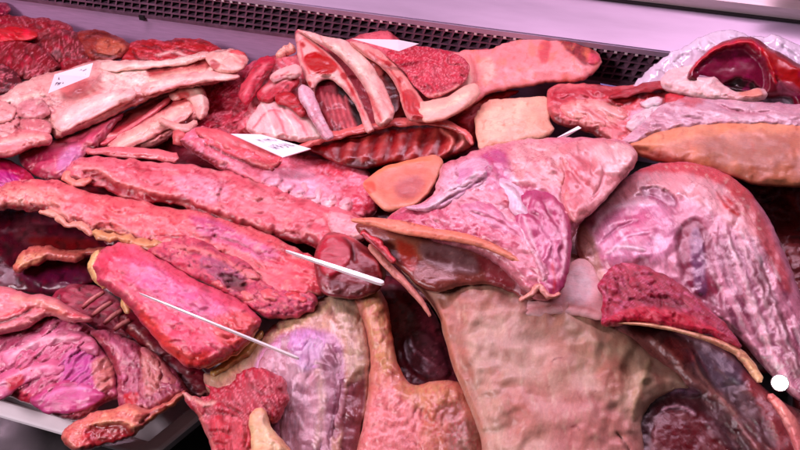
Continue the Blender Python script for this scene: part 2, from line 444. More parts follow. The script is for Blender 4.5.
def plain(name, col, rough=.5, metal=0, noise=.1, nscale=20, stretch=(1, 1, 1), bump=0, coat=0, emit=0, alpha=None, trans=0):
    m, nt, bs = newmat(name); ln = nt.links.new
    tc = nd(nt, 'ShaderNodeTexCoord'); mp = nd(nt, 'ShaderNodeMapping'); mp.inputs['Scale'].default_value = stretch
    ln(tc.outputs['Object'], mp.inputs[0])
    n = nd(nt, 'ShaderNodeTexNoise', i_Scale=float(nscale), i_Detail=4.0, i_Roughness=.6); ln(mp.outputs[0], n.inputs['Vector'])
    r = nd(nt, 'ShaderNodeMapRange'); r.inputs['From Min'].default_value = .3; r.inputs['From Max'].default_value = .7
    r.inputs['To Min'].default_value = 1 - noise; r.inputs['To Max'].default_value = 1 + noise
    ln(n.outputs['Fac'], r.inputs['Value'])
    vs = nd(nt, 'ShaderNodeVectorMath', operation='SCALE'); vs.inputs[0].default_value = col; ln(r.outputs[0], vs.inputs['Scale'])
    ln(vs.outputs[0], bs.inputs['Base Color'])
    rr = nd(nt, 'ShaderNodeMath', operation='MULTIPLY'); rr.inputs[1].default_value = rough; ln(r.outputs[0], rr.inputs[0]); ln(rr.outputs[0], bs.inputs['Roughness'])
    bs.inputs['Metallic'].default_value = metal; bs.inputs['Coat Weight'].default_value = coat
    if bump:
        b = nd(nt, 'ShaderNodeBump', i_Strength=bump, i_Distance=.002); ln(n.outputs['Fac'], b.inputs['Height']); ln(b.outputs[0], bs.inputs['Normal'])
    if emit:
        bs.inputs['Emission Color'].default_value = (*col, 1); bs.inputs['Emission Strength'].default_value = emit
    if alpha is not None: bs.inputs['Alpha'].default_value = alpha
    if trans: bs.inputs['Transmission Weight'].default_value = trans; bs.inputs['IOR'].default_value = 1.2
    return m
plain('steel_wall', (.62, .38, .62), .4, .1, .12, 30, (1, 1, 14), .05)
plain('steel_shelf', (.40, .33, .44), .38, .3, .10, 5, (1, 5, 1), .08)
plain('rail_metal', (.72, .62, .64), .4, .1, .12, 20, (1, 8, 8), .05)
plain('grille_metal', (.22, .12, .18), .4, .3, .3, 60)
plain('black_inside', (.012, .009, .012), .6, 0, .3, 20)
plain('dark_deck', (.03, .026, .028), .35, 0, .3, 30, bump=.1)
plain('white_enamel', (.84, .83, .85), .25, 0, .06, 20, coat=.4)
plain('card', (.88, .87, .90), .3, 0, .04, 40, coat=.5)
plain('ink', (.10, .08, .16), .4, 0, .2, 60)
plain('reflection_white', (.85, .88, .86), .12, 0, .03, 30, coat=.8, alpha=.8)  # white of the reflection streaks modelled as solids
plain('bag_film', (.86, .80, .92), .12, 0, .12, 24, bump=.7, coat=.8, alpha=.72)
plain('glare_glow', (1.0, .97, .96), .3, 0, 0, 10, emit=60)  # emission for the disc added to imitate a glare
plain('glare_ring', (.7, .7, .72), .3, .1, .1, 30)  # rim of the added glare disc
plain('ink_blue', (.12, .12, .30), .35, 0, .3, 30, coat=.3)
# ------------------------------------------------------------------ setting
YB = float(deck(300, 62, .02)[1])
def wallpt(px, py, y=None):
    d = rays(np.array(float(px)), np.array(float(py))); y = YB if y is None else y
    return CAM + d * ((y - CAM[1]) / d[1])
zg0 = float((wallpt(300, 36)[2] + wallpt(600, 78)[2]) / 2)      # grille bottom
zg1 = float((wallpt(300, 6)[2] + wallpt(600, 41)[2]) / 2)       # grille top
XL, XR = -1.6, 1.3
# deck under everything
def sheet(name, quad, mat, th=.004, kind='structure', **k):
    q = np.array(quad, float); n = np.cross(q[1] - q[0], q[3] - q[0]); n /= np.linalg.norm(n)
    V = list(q) + list(q - n * th)
    F = [(0, 1, 2, 3), (7, 6, 5, 4), (0, 4, 5, 1), (1, 5, 6, 2), (2, 6, 7, 3), (3, 7, 4, 0)]
    return mesh(name, V, F, mat, kind=kind, **k)
def dz(x, y, h): # height of the deck plane + h at x, y
    return (C0 @ NRM + h - NRM[0] * x - NRM[1] * y) / NRM[2]
yf = .15
sheet('counter_deck', [(XL, yf, dz(XL, yf, -.055)), (XR, yf, dz(XR, yf, -.055)), (XR, YB + .0, dz(XR, YB, -.055)), (XL, YB, dz(XL, YB, -.055))], 'dark_deck')
# rear wall below the grille
zd = float(dz(0, YB, -.06))
sheet('rear_wall', [(XL, YB, zd), (XR, YB, zd), (XR, YB, zg0), (XL, YB, zg0)], 'steel_wall')
# dark duct behind the grille
sheet('air_duct', [(XL, YB + .03, zg0 - .08), (XR, YB + .03, zg0 - .08), (XR, YB + .03, zg1 + .01), (XL, YB + .03, zg1 + .01)], 'black_inside')
# sloping steel shelf over the grille
ys, zs = YB + .75, zg1 + .30
sheet('rear_shelf', [(XL, YB - .006, zg1 + .004), (XR, YB - .006, zg1 + .004), (XR, ys, zs), (XL, ys, zs)], 'steel_shelf')
sheet('shelf_lip', [(XL, YB - .008, zg1 - .004), (XR, YB - .008, zg1 - .004), (XR, YB - .008, zg1 + .0025), (XL, YB - .008, zg1 + .0025)], 'steel_shelf', th=.004)

# grille: lattice of moulded bars, four staggered rows of openings
grl = mesh('air_grille', *boxmesh((XL, YB - .003, zg0 - .003), (XR - XL, 0, 0), (0, .006, 0), (0, 0, .005)), 'grille_metal',
           label='long perforated metal air grille running along the rear wall behind the meat', cat='grille')
rows = 5; H = zg1 - zg0; pitch = .0125
V = []; F = []
def addbox(P0, a, b, c):
    v, f = boxmesh(P0, a, b, c); o = len(V); V.extend(v); F.extend([tuple(o + i for i in q) for q in f])
for r in range(1, rows + 1):
    addbox((XL, YB - .003, zg0 + H * r / rows - .0011), (XR - XL, 0, 0), (0, .010, 0), (0, 0, .0020))
mesh('lattice_bars', V, F, 'grille_metal', grl)
V = []; F = []
n = int((XR - XL) / pitch)
for r in range(rows):
    for i in range(n):
        x = XL + i * pitch + .002 * r
        z = zg0 + H * r / rows
        addbox((x, YB - .0024, z + .001), (.0024, 0, 0), (-.003, .008, 0), (.003, 0, H / rows - .002))
o = mesh('lattice_webs', V, F, 'grille_metal', grl); 
V = []; F = []
for i in range(n):
    x = XL + i * pitch
    addbox((x, YB - .007, zg1 - .0075), (.0035, 0, 0), (0, .004, 0), (0, 0, .003))
mesh('lip_clips', V, F, 'white_enamel', grl)
mesh('screw_head', *boxmesh(wallpt(144, 16) + np.array([-.005, -.006, -.004]), (.008, 0, 0), (0, .005, 0), (0, 0, .007)), 'black_inside', grl)

# rail at the top right, lying on the shelf
def shelfpt(px, py):
    a = np.array([0, YB - .006, zg1 + .004]); nn = np.cross([1, 0, 0], np.array([0, ys, zs]) - a); nn = nn / np.linalg.norm(nn)
    d = rays(np.array(float(px)), np.array(float(py)))
    return CAM + d * (((a - CAM) @ nn) / (d @ nn))
rp = shelfpt(720, 12)
rail = mesh('shelf_rail', *boxmesh((-.6, rp[1], rp[2] + .001), (1.9, 0, 0), (0, .05, .02), (0, -.006, .016)), 'rail_metal',
            label='dull metal rail along the shelf behind the grille, at the top right', cat='rail')
mesh('seam', *boxmesh((-.6, rp[1] - .0050, rp[2] - .001), (1.9, 0, 0), (0, .004, .001), (0, 0, .002)), 'black_inside', rail)
bk = shelfpt(778, 4)
mesh('bracket', *boxmesh(bk + np.array([-.012, -.03, .022]), (.07, 0, 0), (0, .03, .012), (0, -.004, .010)), 'rail_metal', rail)

# white tray at the bottom left
def tray():
    h = .034
    a, b, c = deck(-60, 399, h), deck(150, 459, h), deck(216, 405, h)
    d = a + (c - b) * 5.5; c = b + (c - b) * 4.5
    mid = (a + b + c + d) / 4
    def rim(p, q, w, hh, inn):
        u = (q - p) / np.linalg.norm(q - p); s = np.cross(NRM, u)
        if s @ (mid - p) < 0: s = -s
        return p, q, s
    V = []; F = []
    ring = [a, b, c, d]
    prof = [(.03, -.06), (.002, -.004), (-.001, 0.0), (.0, .002), (.002, .003), (.013, .003), (.015, .001), (.017, -.028)]
    cs = np.array(ring)
    for k, (off, up) in enumerate(prof):
        for i in range(4):
            p = cs[i]; e1 = cs[i] - cs[i - 1]; e2 = cs[(i + 1) % 4] - cs[i]
            e1 = e1 / np.linalg.norm(e1); e2 = e2 / np.linalg.norm(e2)
            s = (e2 - e1); s = s / (np.linalg.norm(np.cross(e1, e2)) + 1e-6)
            V.append(p + s * off + NRM * up)
    for k in range(len(prof) - 1):
        for i in range(4):
            j = (i + 1) % 4
            F.append((k * 4 + i, k * 4 + j, k * 4 + 4 + j, k * 4 + 4 + i))
    t = mesh('tray', V, F, 'white_enamel', label='white enamel tray under the purple meat slab at the bottom left corner', cat='tray')
    k = len(prof) - 1
    mesh('tray_floor', [V[k * 4 + i] for i in range(4)], [(0, 1, 2, 3)], 'white_enamel', t)
    return t
tray()

def card(name, quad, h, label, strokes, cat='price tag', group=None, th=.0012, mat='card'):
    """flat price card; quad: picture corners TL,TR,BR,BL with their heights; strokes in 0..1 card space"""
    q = [deck(p[0], p[1], hh) for p, hh in zip(quad, h)]
    n = np.cross(q[1] - q[0], q[3] - q[0]); n /= np.linalg.norm(n)
    if n @ NRM < 0: n = -n
    V = [p + n * th for p in q] + q
    F = [(0, 3, 2, 1), (4, 5, 6, 7), (0, 1, 5, 4), (1, 2, 6, 5), (2, 3, 7, 6), (3, 0, 4, 7)]
    t = mesh(name, V, F, mat, label=label, cat=cat, group=group)
    def at(u, v): return (q[0] * (1 - u) + q[1] * u) * (1 - v) + (q[3] * (1 - u) + q[2] * u) * v + n * (th + .0004)
    V = []; F = []
    for (u0, v0, u1, v1, w) in strokes:
        o = len(V); du, dv = u1 - u0, v1 - v0; L_ = math.hypot(du, dv) + 1e-6
        ox, oy = -dv / L_ * w, du / L_ * w
        V += [at(u0 - ox * .4, v0 - oy), at(u1 - ox * .4, v1 - oy), at(u1 + ox * .4, v1 + oy), at(u0 + ox * .4, v0 + oy)]; F.append((o, o + 1, o + 2, o + 3))
    if V: mesh('printing', V, F, 'ink', t)
    return t
def scribble(rows, seed, x0=.12, x1=.9):
    r = random.Random(seed); s = []
    for v, hgt, w in rows:
        u = x0 + r.random() * .06
        while u < x1 - .04:
            k = r.random()
            if k < .65:
                s.append((u, v - hgt * r.uniform(.2, 1), u + r.uniform(-.012, .02), v + hgt * r.uniform(.2, 1), w))
                if r.random() < .8: s.append((u, v + hgt * r.choice([-.8, 0, .8]), u + .035, v + hgt * r.choice([-.8, 0, .8]), w * 1.6))
            u += r.uniform(.028, .055)
    return s
# ================================================================== left half of the counter
RED, DRED, FAT, PALE, LIL, HOT = (165, 25, 55), (95, 8, 28), (238, 178, 182), (245, 200, 208), (225, 165, 205), (215, 30, 65)
MUS, CREASE = (196, 62, 88), (120, 15, 40)
mot = [N(10, (205, 70, 95), .0, .5, .5, 0, 1), N(6, (120, 10, 35), .25, .5, .5, 0, 2)]
wrk = lambda ang, a=3.0, sc=7, st=3: N(sc, None, -.4, .9, 1, a, 5, ang, st, True)

# ---- dark beef chunks in the far left corner
G = 'dark red beef chunks heaped in the far left corner'
chunks = [
 ([(-30, 4), (2, 2), (10, 8), (9, 15), (-2, 19), (-30, 22)], .052, (150, 40, 75), 'smallest beef chunk, touching the left edge of the picture under the steel wall'),
 ([(-30, 18), (2, 14), (22, 15), (45, 18), (62, 22), (74, 32), (70, 44), (50, 50), (20, 48), (-30, 50)], .050, (150, 22, 48), 'rough dark red beef chunk at the very back of the left corner heap'),
 ([(38, 42), (52, 32), (72, 29), (90, 36), (97, 50), (88, 62), (70, 66), (50, 58)], .060, (118, 12, 36), 'rounded deep red beef chunk in the middle of the left corner heap'),
 ([(-30, 40), (8, 40), (32, 42), (52, 54), (60, 68), (44, 78), (20, 80), (-30, 80)], .068, (132, 18, 45), 'wide maroon beef chunk just above the first price card'),
 ([(-30, 62), (4, 62), (16, 72), (22, 84), (8, 92), (-30, 94)], .075, (92, 10, 36), 'small near-black beef chunk at the left edge above the pale foreleg'),
 ([(58, 60), (72, 54), (92, 58), (104, 66), (88, 78), (62, 80)], .062, (135, 20, 45), 'small beef chunk tucked behind the pale foreleg, right of the card'),
]
for k, (q, h, c, lab) in enumerate(chunks):
    piece('beef_chunk', q, h, 11, 12, c, [
        N(8, (185, 45, 75), .0, .45, .6, 1.5, 1, 30 * k, 2), N(5, (225, 130, 150), .25, .5, .55, .6, 2, 40 * k + 20, 4, True),
        N(7, (70, 4, 18), .1, .5, .6, -1.5, 3, 20 * k, 2), wrk(35 * k, 2.5, 8)], 'rawcut', grain=35 * k, label=lab, cat='meat', group=G, jit=2.5)
piece('beef_slab', [(-30, 29), (0, 28), (16, 26), (32, 29), (38, 34), (30, 40), (-30, 43)], .072, 5, 6, (196, 16, 58),
      [N(9, (240, 60, 90), .0, .4, .6, .6, 1)], 'rawcut', label='flat bright scarlet beef slab lying on the dark left corner heap', cat='meat')
b = piece('fatty_trimming', [(76, 34), (90, 30), (108, 32), (122, 38), (130, 46), (122, 58), (104, 62), (88, 58), (80, 46)], .062, 11, 9, (150, 60, 55),
      [P([(96, 42), (112, 38), (124, 46), (116, 56), (100, 54)], (196, 110, 92), 5, .7, 1), L([(84, 38), (100, 33), (118, 40)], (90, 12, 20), 2, .8, -2),
       L([(90, 50), (100, 56), (116, 57)], (80, 10, 20), 2, .8, -2), N(6, (110, 20, 30), .1, .4, .6, -1, 3), wrk(20)], 'rawcut',
      label='brownish trimming with a yellow fat face between the dark heap and the shredded red pile', cat='meat')

# ---- shredded red pile against the wall
piece('shredded_beef_pile', [(122, 64), (124, 52), (132, 43), (148, 40), (168, 40), (190, 37), (208, 42), (222, 51), (214, 62), (190, 70), (150, 72)], .06, 11, 11, (172, 18, 48), [
      N(4.5, (232, 110, 130), .15, .5, .7, 1.2, 1, 10, 4, True), N(5, (95, 4, 22), .05, .4, .65, -1.5, 2, 12, 4), wrk(8, 3, 6, 4),
      L([(155, 55), (175, 52), (195, 60), (208, 66)], (240, 190, 195), 1.4, .8, 1), L([(132, 50), (140, 60), (160, 64)], (90, 5, 20), 1.8, .8, -2)],
      'rawcut', grain=-10, label='shredded bright red beef pile against the steel wall under the grille', cat='meat', jit=2)

# red meat bed visible under the legs and the ribs
piece('red_trim_bed', [(180, 92), (205, 80), (235, 70), (262, 58), (300, 60), (320, 110), (300, 140), (240, 142), (200, 135), (180, 120)], .045, 8, 12, (178, 38, 70), [
      N(5, (228, 120, 145), .1, .45, .7, 1.5, 1, -35, 3, True), N(6, (110, 8, 32), .05, .45, .6, -1.5, 2, -35, 2), wrk(-35, 3, 7)], 'rawcut',
      label='coarse red trimming between the shank end and the open rib cage', cat='meat')

# ---- long pale foreleg
leg = piece('pale_foreleg', [(-40, 92), (0, 95), (18, 84), (38, 76), (60, 72), (88, 62), (108, 60), (135, 63), (155, 62), (178, 58), (205, 52), (222, 50), (238, 51), (247, 58), (246, 66), (238, 72),
       (228, 80), (205, 84), (190, 87), (170, 91), (150, 99), (128, 108), (102, 121), (76, 131), (56, 138), (50, 132), (46, 140), (20, 152), (-40, 158)], .082, 17, 20, (232, 165, 175), [
      P([(60, 82), (80, 78), (100, 80), (102, 90), (84, 98), (66, 98)], (205, 105, 115), 6, .8, -3),
      P([(100, 62), (125, 62), (150, 70), (145, 84), (120, 92), (104, 84)], (248, 205, 212), 7, .8, 1),
      P([(150, 66), (175, 62), (205, 60), (215, 64), (190, 74), (165, 78), (150, 76)], (190, 62, 72), 3, .85, -3),
      P([(150, 72), (180, 70), (205, 62), (192, 68), (170, 76)], (150, 25, 45), 2, .7, -1),
      L([(120, 108), (150, 94), (180, 84), (210, 80)], (200, 90, 105), 2.5, .7, -1.5),
      L([(148, 82), (170, 76), (195, 72), (225, 70)], (245, 190, 190), 4, .8, 2.5),
      L([(195, 58), (215, 54), (232, 56)], (245, 190, 188), 3, .7, 2),
      L([(206, 70), (210, 65), (216, 68), (212, 73), (206, 71)], (165, 60, 70), 1.3, .8, -1.5),
      P([(-40, 98), (0, 100), (25, 92), (46, 98), (50, 112), (30, 128), (-40, 132)], (212, 145, 160), 6, .7, -2),
      N(7, (150, 60, 80), .12, .42, .7, -2.5, 4, 20, 2, True, [(-40, 95), (0, 98), (40, 90), (62, 105), (50, 130), (20, 150), (-40, 155)]),
      L([(18, 110), (22, 120), (18, 132), (30, 140)], (160, 80, 100), 2, .8, -3), L([(0, 104), (20, 98), (46, 94)], (245, 200, 205), 2.5, .7, 2),
      L([(38, 108), (46, 116), (52, 128)], (175, 95, 90), 2, .7, -3), L([(55, 128), (80, 116), (105, 104), (128, 94)], (250, 210, 214), 7, .7, 2),
      N(5, (200, 95, 110), .2, .5, .45, 0, 7, 25, 4, True), N(12, (250, 205, 215), .1, .5, .5, 0, 8, 25, 3)], 'fat', grain=25,
      label='long pale foreleg lying across the back left, first price card resting on it', cat='meat', jit=1.8)
piece('elbow_flap', [(-40, 138), (0, 137), (22, 130), (40, 131), (52, 136), (50, 143), (30, 148), (12, 155), (-40, 160)], .098, 7, 6, (222, 130, 145), [
      L([(0, 143), (25, 137), (46, 137)], (245, 185, 190), 3, .7, 2), N(6, (160, 40, 65), .1, .4, .6, -1, 2, 20, 2)], 'fat', leg)
tube('bone_end', [(228, 58), (240, 60), (247, 64)], [6, 7, 3.5], [.088, .088, .084], (205, 90, 100), 'bone', leg, lift=.4, endcol=(235, 180, 185))

# ---- second leg, curling bone end, with the purple muscle
leg2 = piece('curled_shank', [(56, 140), (88, 128), (118, 114), (140, 104), (158, 94), (176, 87), (192, 84), (203, 90), (208, 104), (205, 116), (192, 122), (176, 132), (160, 142), (130, 150), (90, 150), (60, 152)], .062, 13, 14, (222, 140, 150), [
      P([(108, 124), (140, 106), (165, 96), (178, 98), (160, 112), (136, 126), (112, 134)], (130, 18, 42), 3, .9, -5),
      P([(168, 98), (180, 92), (190, 96), (186, 104), (172, 106)], (196, 45, 60), 2, .9, -2),
      L([(110, 134), (140, 120), (165, 106), (180, 100)], (190, 60, 80), 2.4, .8, 1.5), L([(112, 146), (140, 132), (170, 114), (190, 104)], (246, 190, 192), 4.5, .8, 3),
      L([(186, 88), (200, 96), (203, 110)], (245, 190, 190), 3.5, .8, 2.5), L([(120, 147), (150, 136), (176, 122), (196, 114)], (170, 70, 85), 1.4, .7, -2),
      L([(130, 112), (156, 99)], (225, 120, 135), 1.6, .7, 1), N(6, (190, 80, 100), .15, .45, .5, -.6, 3, 28, 4)], 'fat', grain=30,
      label='curled shank with a hollow dark centre, just right of and below the pale foreleg', cat='meat', jit=1.6)
piece('purple_muscle', [(20, 152), (46, 142), (74, 134), (100, 122), (124, 112), (112, 128), (100, 144), (84, 158), (74, 170), (62, 180), (40, 178), (24, 168)], .072, 12, 14, (196, 88, 122), [
      P([(22, 156), (44, 148), (58, 160), (48, 176), (28, 170)], (170, 40, 85), 6, .6), P([(62, 152), (78, 144), (82, 156), (70, 170), (58, 170)], (200, 140, 190), 6, .7, 1),
      L([(50, 146), (80, 132), (110, 120)], (225, 120, 135), 4, .6, 1.5), N(4, (230, 150, 170), .15, .5, .6, .5, 2, 100, 3)], 'meat', leg2, grain=30)
tube('bone_end', [(181, 133), (181, 140), (179, 147)], [7, 8, 6], [.074, .076, .072], (205, 95, 105), 'bone', leg2, lift=.3, endcol=(185, 60, 75))
tube('fat_rim', [(160, 120), (176, 127), (188, 128), (196, 122)], [3, 4, 4, 3], [.08, .085, .085, .08], (236, 165, 172), 'fat', leg2)
tube('fat_rim', [(88, 151), (120, 152), (150, 154), (176, 158)], [3, 5, 6, 5], .078, (226, 120, 138), 'fat', leg2, wob=.15)

# ---- magenta cut at the left edge
piece('magenta_cut', [(-40, 150), (-5, 156), (14, 162), (30, 174), (36, 182), (20, 190), (-40, 200)], .076, 11, 12, (176, 18, 84), [
      P([(-40, 170), (0, 170), (18, 178), (10, 190), (-40, 194)], (180, 60, 150), 6, .7), N(5, (215, 90, 150), .2, .5, .5, .5, 1, -30, 3)], 'meat', grain=-30,
      label='glossy magenta cut at the left edge, above the lowest long rib strip', cat='meat')

# ---- three long belly/rib strips
GS = 'long rib strips laid diagonally across the left'
s1 = piece('rib_strip', [(178, 140), (186, 129), (200, 126), (216, 128), (232, 134), (262, 144), (290, 152), (315, 156), (340, 160), (362, 166), (372, 178), (380, 200), (372, 216), (350, 220), (325, 212), (300, 203),
      (276, 195), (250, 186), (228, 174), (206, 160), (190, 150)], .078, 13, 9, (228, 130, 155), [
      P([(200, 128), (232, 136), (262, 148), (282, 158), (276, 168), (256, 164), (230, 154), (205, 142)], (226, 105, 120), 3, .9, 2),
      L([(205, 144), (232, 157), (256, 166), (272, 171)], (130, 20, 40), 1.6, .9, -4), L([(272, 171), (282, 162)], (150, 40, 60), 1.3, .8, -3),
      P([(262, 172), (285, 168), (310, 172), (318, 188), (300, 198), (272, 190)], (240, 175, 205), 5, .8, 1),
      P([(318, 160), (345, 163), (358, 172), (340, 178), (318, 172)], (205, 50, 75), 4, .8), 
      P([(340, 190), (362, 184), (376, 198), (368, 212), (346, 210)], (196, 36, 78), 5, .85, -1),
      N(4.5, (240, 160, 190), .2, .45, .6, .8, 6, 15, 2, True), L([(206, 160), (228, 172), (252, 183), (280, 192)], (140, 20, 45), 2.5, .7, -2)] +
      [P([(268 + 12 * k, 186 + 5 * k), (276 + 12 * k, 178 + 5 * k), (282 + 12 * k, 182 + 5 * k), (276 + 12 * k, 194 + 5 * k)], (246, 186, 210), 2.5, .75, 3) for k in range(5)] +
      [L([(262 + 13 * k, 186 + 4 * k), (270 + 13 * k, 176 + 4 * k)], (165, 40, 80), 1.4, .7, -2) for k in range(6)] + [wrk(15, 2.5, 7, 3)],
      'meat', grain=-15, label='uppermost of the three long rib strips, one price card on its top end', cat='rib strip', group=GS, jit=2.4, lean=(7, .95))

s2 = piece('rib_strip', [(66, 170), (72, 162), (86, 157), (110, 158), (140, 160), (170, 162), (200, 166), (222, 172), (246, 178), (270, 186), (300, 196), (330, 206), (358, 214), (372, 224), (368, 238),
      (350, 248), (330, 251), (308, 246), (285, 240), (262, 234), (238, 225), (212, 218), (188, 208), (166, 204), (140, 202), (118, 196), (98, 186), (80, 184), (68, 178)], .086, 15, 9, (226, 120, 138), [
      P([(84, 172), (100, 172), (118, 182), (140, 190), (160, 196), (172, 204), (140, 202), (112, 194), (92, 184)], (160, 30, 55), 3, .9, -5),
      L([(70, 168), (84, 166), (100, 170), (116, 180), (138, 188), (160, 192), (178, 196)], (242, 160, 165), 3, .85, 3),
      L([(160, 200), (190, 206), (210, 214), (236, 223)], (140, 15, 35), 2.6, .85, -3),
      P([(175, 176), (205, 176), (228, 186), (222, 202), (196, 200), (178, 190)], (232, 165, 190), 7, .7, 1.5),
      P([(236, 186), (262, 190), (290, 202), (300, 216), (270, 214), (240, 204)], (236, 150, 165), 8, .6, 1),
      L([(210, 170), (222, 184), (218, 200), (226, 210)], (160, 30, 60), 1.4, .7, -2.5),
      L([(118, 162), (150, 170), (190, 172), (214, 178)], (190, 60, 85), 1.2, .6, -1.5),
      N(7, (242, 175, 180), .05, .5, .55, 1.2, 6, 15, 2.5), N(5, (176, 45, 75), .22, .5, .6, -1.2, 7, 15, 4, True), wrk(18, 3, 9, 4)], 'meat', grain=-18,
      label='middle one of the three long rib strips, left end curling over a hollow', cat='rib strip', group=GS, jit=2.8, lean=(9, .95))
tube('frilled_edge', [(70, 172), (66, 178), (76, 183), (90, 180)], [3, 4, 4, 3], .094, (236, 140, 140), 'fat', s2, wob=.35)
piece('lilac_end', [(330, 212), (352, 216), (372, 226), (366, 238), (346, 240), (330, 230)], .104, 5, 8, (232, 160, 180), [N(5, (190, 50, 90), .1, .4, .6, -1, 1)], 'fat', s2)

s3 = piece('rib_strip', [(-40, 194), (-8, 190), (12, 182), (36, 179), (58, 182), (78, 188), (104, 194), (130, 200), (160, 204), (192, 210), (216, 216), (242, 224), (266, 234), (290, 246), (312, 256), (328, 268), (332, 284),
      (318, 298), (296, 304), (272, 300), (256, 288), (238, 276), (214, 262), (190, 254), (168, 252), (146, 248), (128, 240), (108, 236), (92, 234), (78, 226), (62, 222), (50, 214), (30, 211), (8, 208), (-40, 210)], .096, 15, 9, (228, 118, 130), [
      P([(-40, 194), (12, 186), (40, 188), (70, 196), (60, 206), (30, 204), (-40, 206)], (236, 160, 158), 6, .8, 1),
      P([(60, 188), (100, 196), (140, 206), (180, 214), (170, 232), (130, 228), (90, 218)], (236, 120, 130), 10, .7, 1),
      P([(190, 216), (220, 222), (250, 238), (278, 252), (270, 264), (236, 248), (204, 236)], (205, 110, 160), 6, .75, 1),
      L([(96, 238), (112, 230), (130, 238), (150, 246), (160, 244)], (214, 150, 120), 3, .8, 2.5), L([(48, 210), (64, 214), (74, 226), (92, 232)], (240, 165, 165), 3.2, .85, 3),
      L([(110, 222), (116, 230), (128, 232), (140, 242)], (140, 40, 40), 1.2, .8, -2.5),
      L([(160, 236), (190, 240), (215, 252), (244, 264), (262, 276)], (150, 30, 60), 1.4, .8, -3), L([(205, 234), (240, 244), (262, 256), (290, 264)], (170, 40, 75), 1.3, .7, -2.5),
      N(6, (178, 45, 80), .2, .5, .65, -1.5, 3, 20, 3, True), P([(270, 262), (300, 262), (322, 272), (324, 288), (300, 298), (276, 292)], (226, 90, 110), 7, .8, 1),
      N(4.5, (244, 180, 180), .1, .5, .55, 1.0, 6, 20, 3), wrk(20, 3, 9, 4)], 'meat', grain=-20,
      label='lowest and widest of the three long rib strips, above a dark hollow', cat='rib strip', group=GS, jit=2.8, lean=(9, .95))
tube('frilled_edge', [(40, 212), (56, 214), (66, 224), (80, 226), (92, 234)], [2.6, 4, 3, 4, 3], .104, (226, 150, 148), 'fat', s3, wob=.4)
tube('frilled_edge', [(94, 232), (106, 238), (122, 238), (134, 242), (150, 246), (160, 243)], [3, 5, 3.6, 5, 5.5, 4], .108, (206, 142, 118), 'fat', s3, wob=.5)

# ---- lumpy purple trim beneath the lowest strip
lump = piece('lumpy_trimming', [(146, 250), (168, 240), (196, 238), (222, 250), (250, 264), (262, 280), (286, 290), (312, 292), (318, 306), (300, 316), (276, 318), (256, 312), (236, 300), (206, 284), (176, 268)], .105, 12, 10, (208, 92, 120), [
      N(8, (170, 55, 100), .0, .35, .7, -2.5, 1, 15, 1.6, True), N(5, (240, 160, 165), .1, .45, .6, 1.8, 2, 15, 2),
      P([(200, 256), (226, 262), (244, 276), (232, 286), (206, 272)], (170, 90, 130), 4, .8, 1.5), P([(222, 274), (246, 282), (242, 292), (226, 286)], (90, 10, 30), 3, .8, -4),
      L([(170, 246), (200, 250), (232, 264), (252, 282)], (232, 140, 145), 2.4, .8, 2.5), wrk(30, 4.5, 7, 2)], 'rawcut', grain=-20,
      label='lumpy purplish trimming squeezed between the lowest rib strip and the thick pink block', cat='meat', jit=2.5)

# ---- dark hollow, purple organ and folded fat flap at the left
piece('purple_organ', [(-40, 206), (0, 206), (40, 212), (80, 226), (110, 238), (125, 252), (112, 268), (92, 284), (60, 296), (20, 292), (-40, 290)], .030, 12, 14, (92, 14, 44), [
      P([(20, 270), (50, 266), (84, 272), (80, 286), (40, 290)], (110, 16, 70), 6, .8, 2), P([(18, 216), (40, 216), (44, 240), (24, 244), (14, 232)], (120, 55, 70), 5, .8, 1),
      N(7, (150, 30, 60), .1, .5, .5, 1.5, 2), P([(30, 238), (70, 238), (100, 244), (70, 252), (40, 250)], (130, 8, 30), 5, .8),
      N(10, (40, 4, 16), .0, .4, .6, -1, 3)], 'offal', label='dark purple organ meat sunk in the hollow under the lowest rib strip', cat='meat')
flap = piece('folded_fat_flap', [(12, 266), (20, 254), (34, 246), (52, 246), (70, 250), (86, 247), (104, 246), (112, 250), (104, 256), (88, 256), (72, 262), (56, 260), (44, 262), (30, 268), (16, 272)], .062, 8, 6, (214, 118, 118), [
      P([(14, 264), (28, 254), (46, 256), (30, 266)], (228, 160, 140), 4, .8, 1), N(5, (160, 40, 55), .15, .45, .6, -1.5, 1, 0, 2, True), wrk(0, 3, 6, 3)], 'fat',
      label='thin wavy fat flap lying over the dark purple organ meat', cat='meat', jit=2.6)

# ---- rib ends peeping out
rib = piece('small_rib_rack', [(52, 300), (62, 288), (84, 284), (104, 288), (128, 310), (140, 330), (134, 340), (112, 338), (92, 326), (70, 312)], .040, 9, 8, (165, 55, 85), [
      N(6, (200, 120, 140), .0, .4, .6, 1, 1, -40, 3), N(8, (80, 8, 24), .1, .4, .7, -2, 2)], 'rawcut', label='small rack of rib ends peeping out between the purple slab and the pink block', cat='meat')
for (a, b) in (((82, 308), (104, 292)), ((92, 316), (112, 302)), ((104, 324), (122, 310)), ((114, 330), (130, 320))):
    tube('rib_bone', [a, ((a[0] + b[0]) / 2, (a[1] + b[1]) / 2 - 1), b], [2.2, 2.6, 2.2], .062, (205, 120, 130), 'bone', rib, endcol=(150, 30, 50))

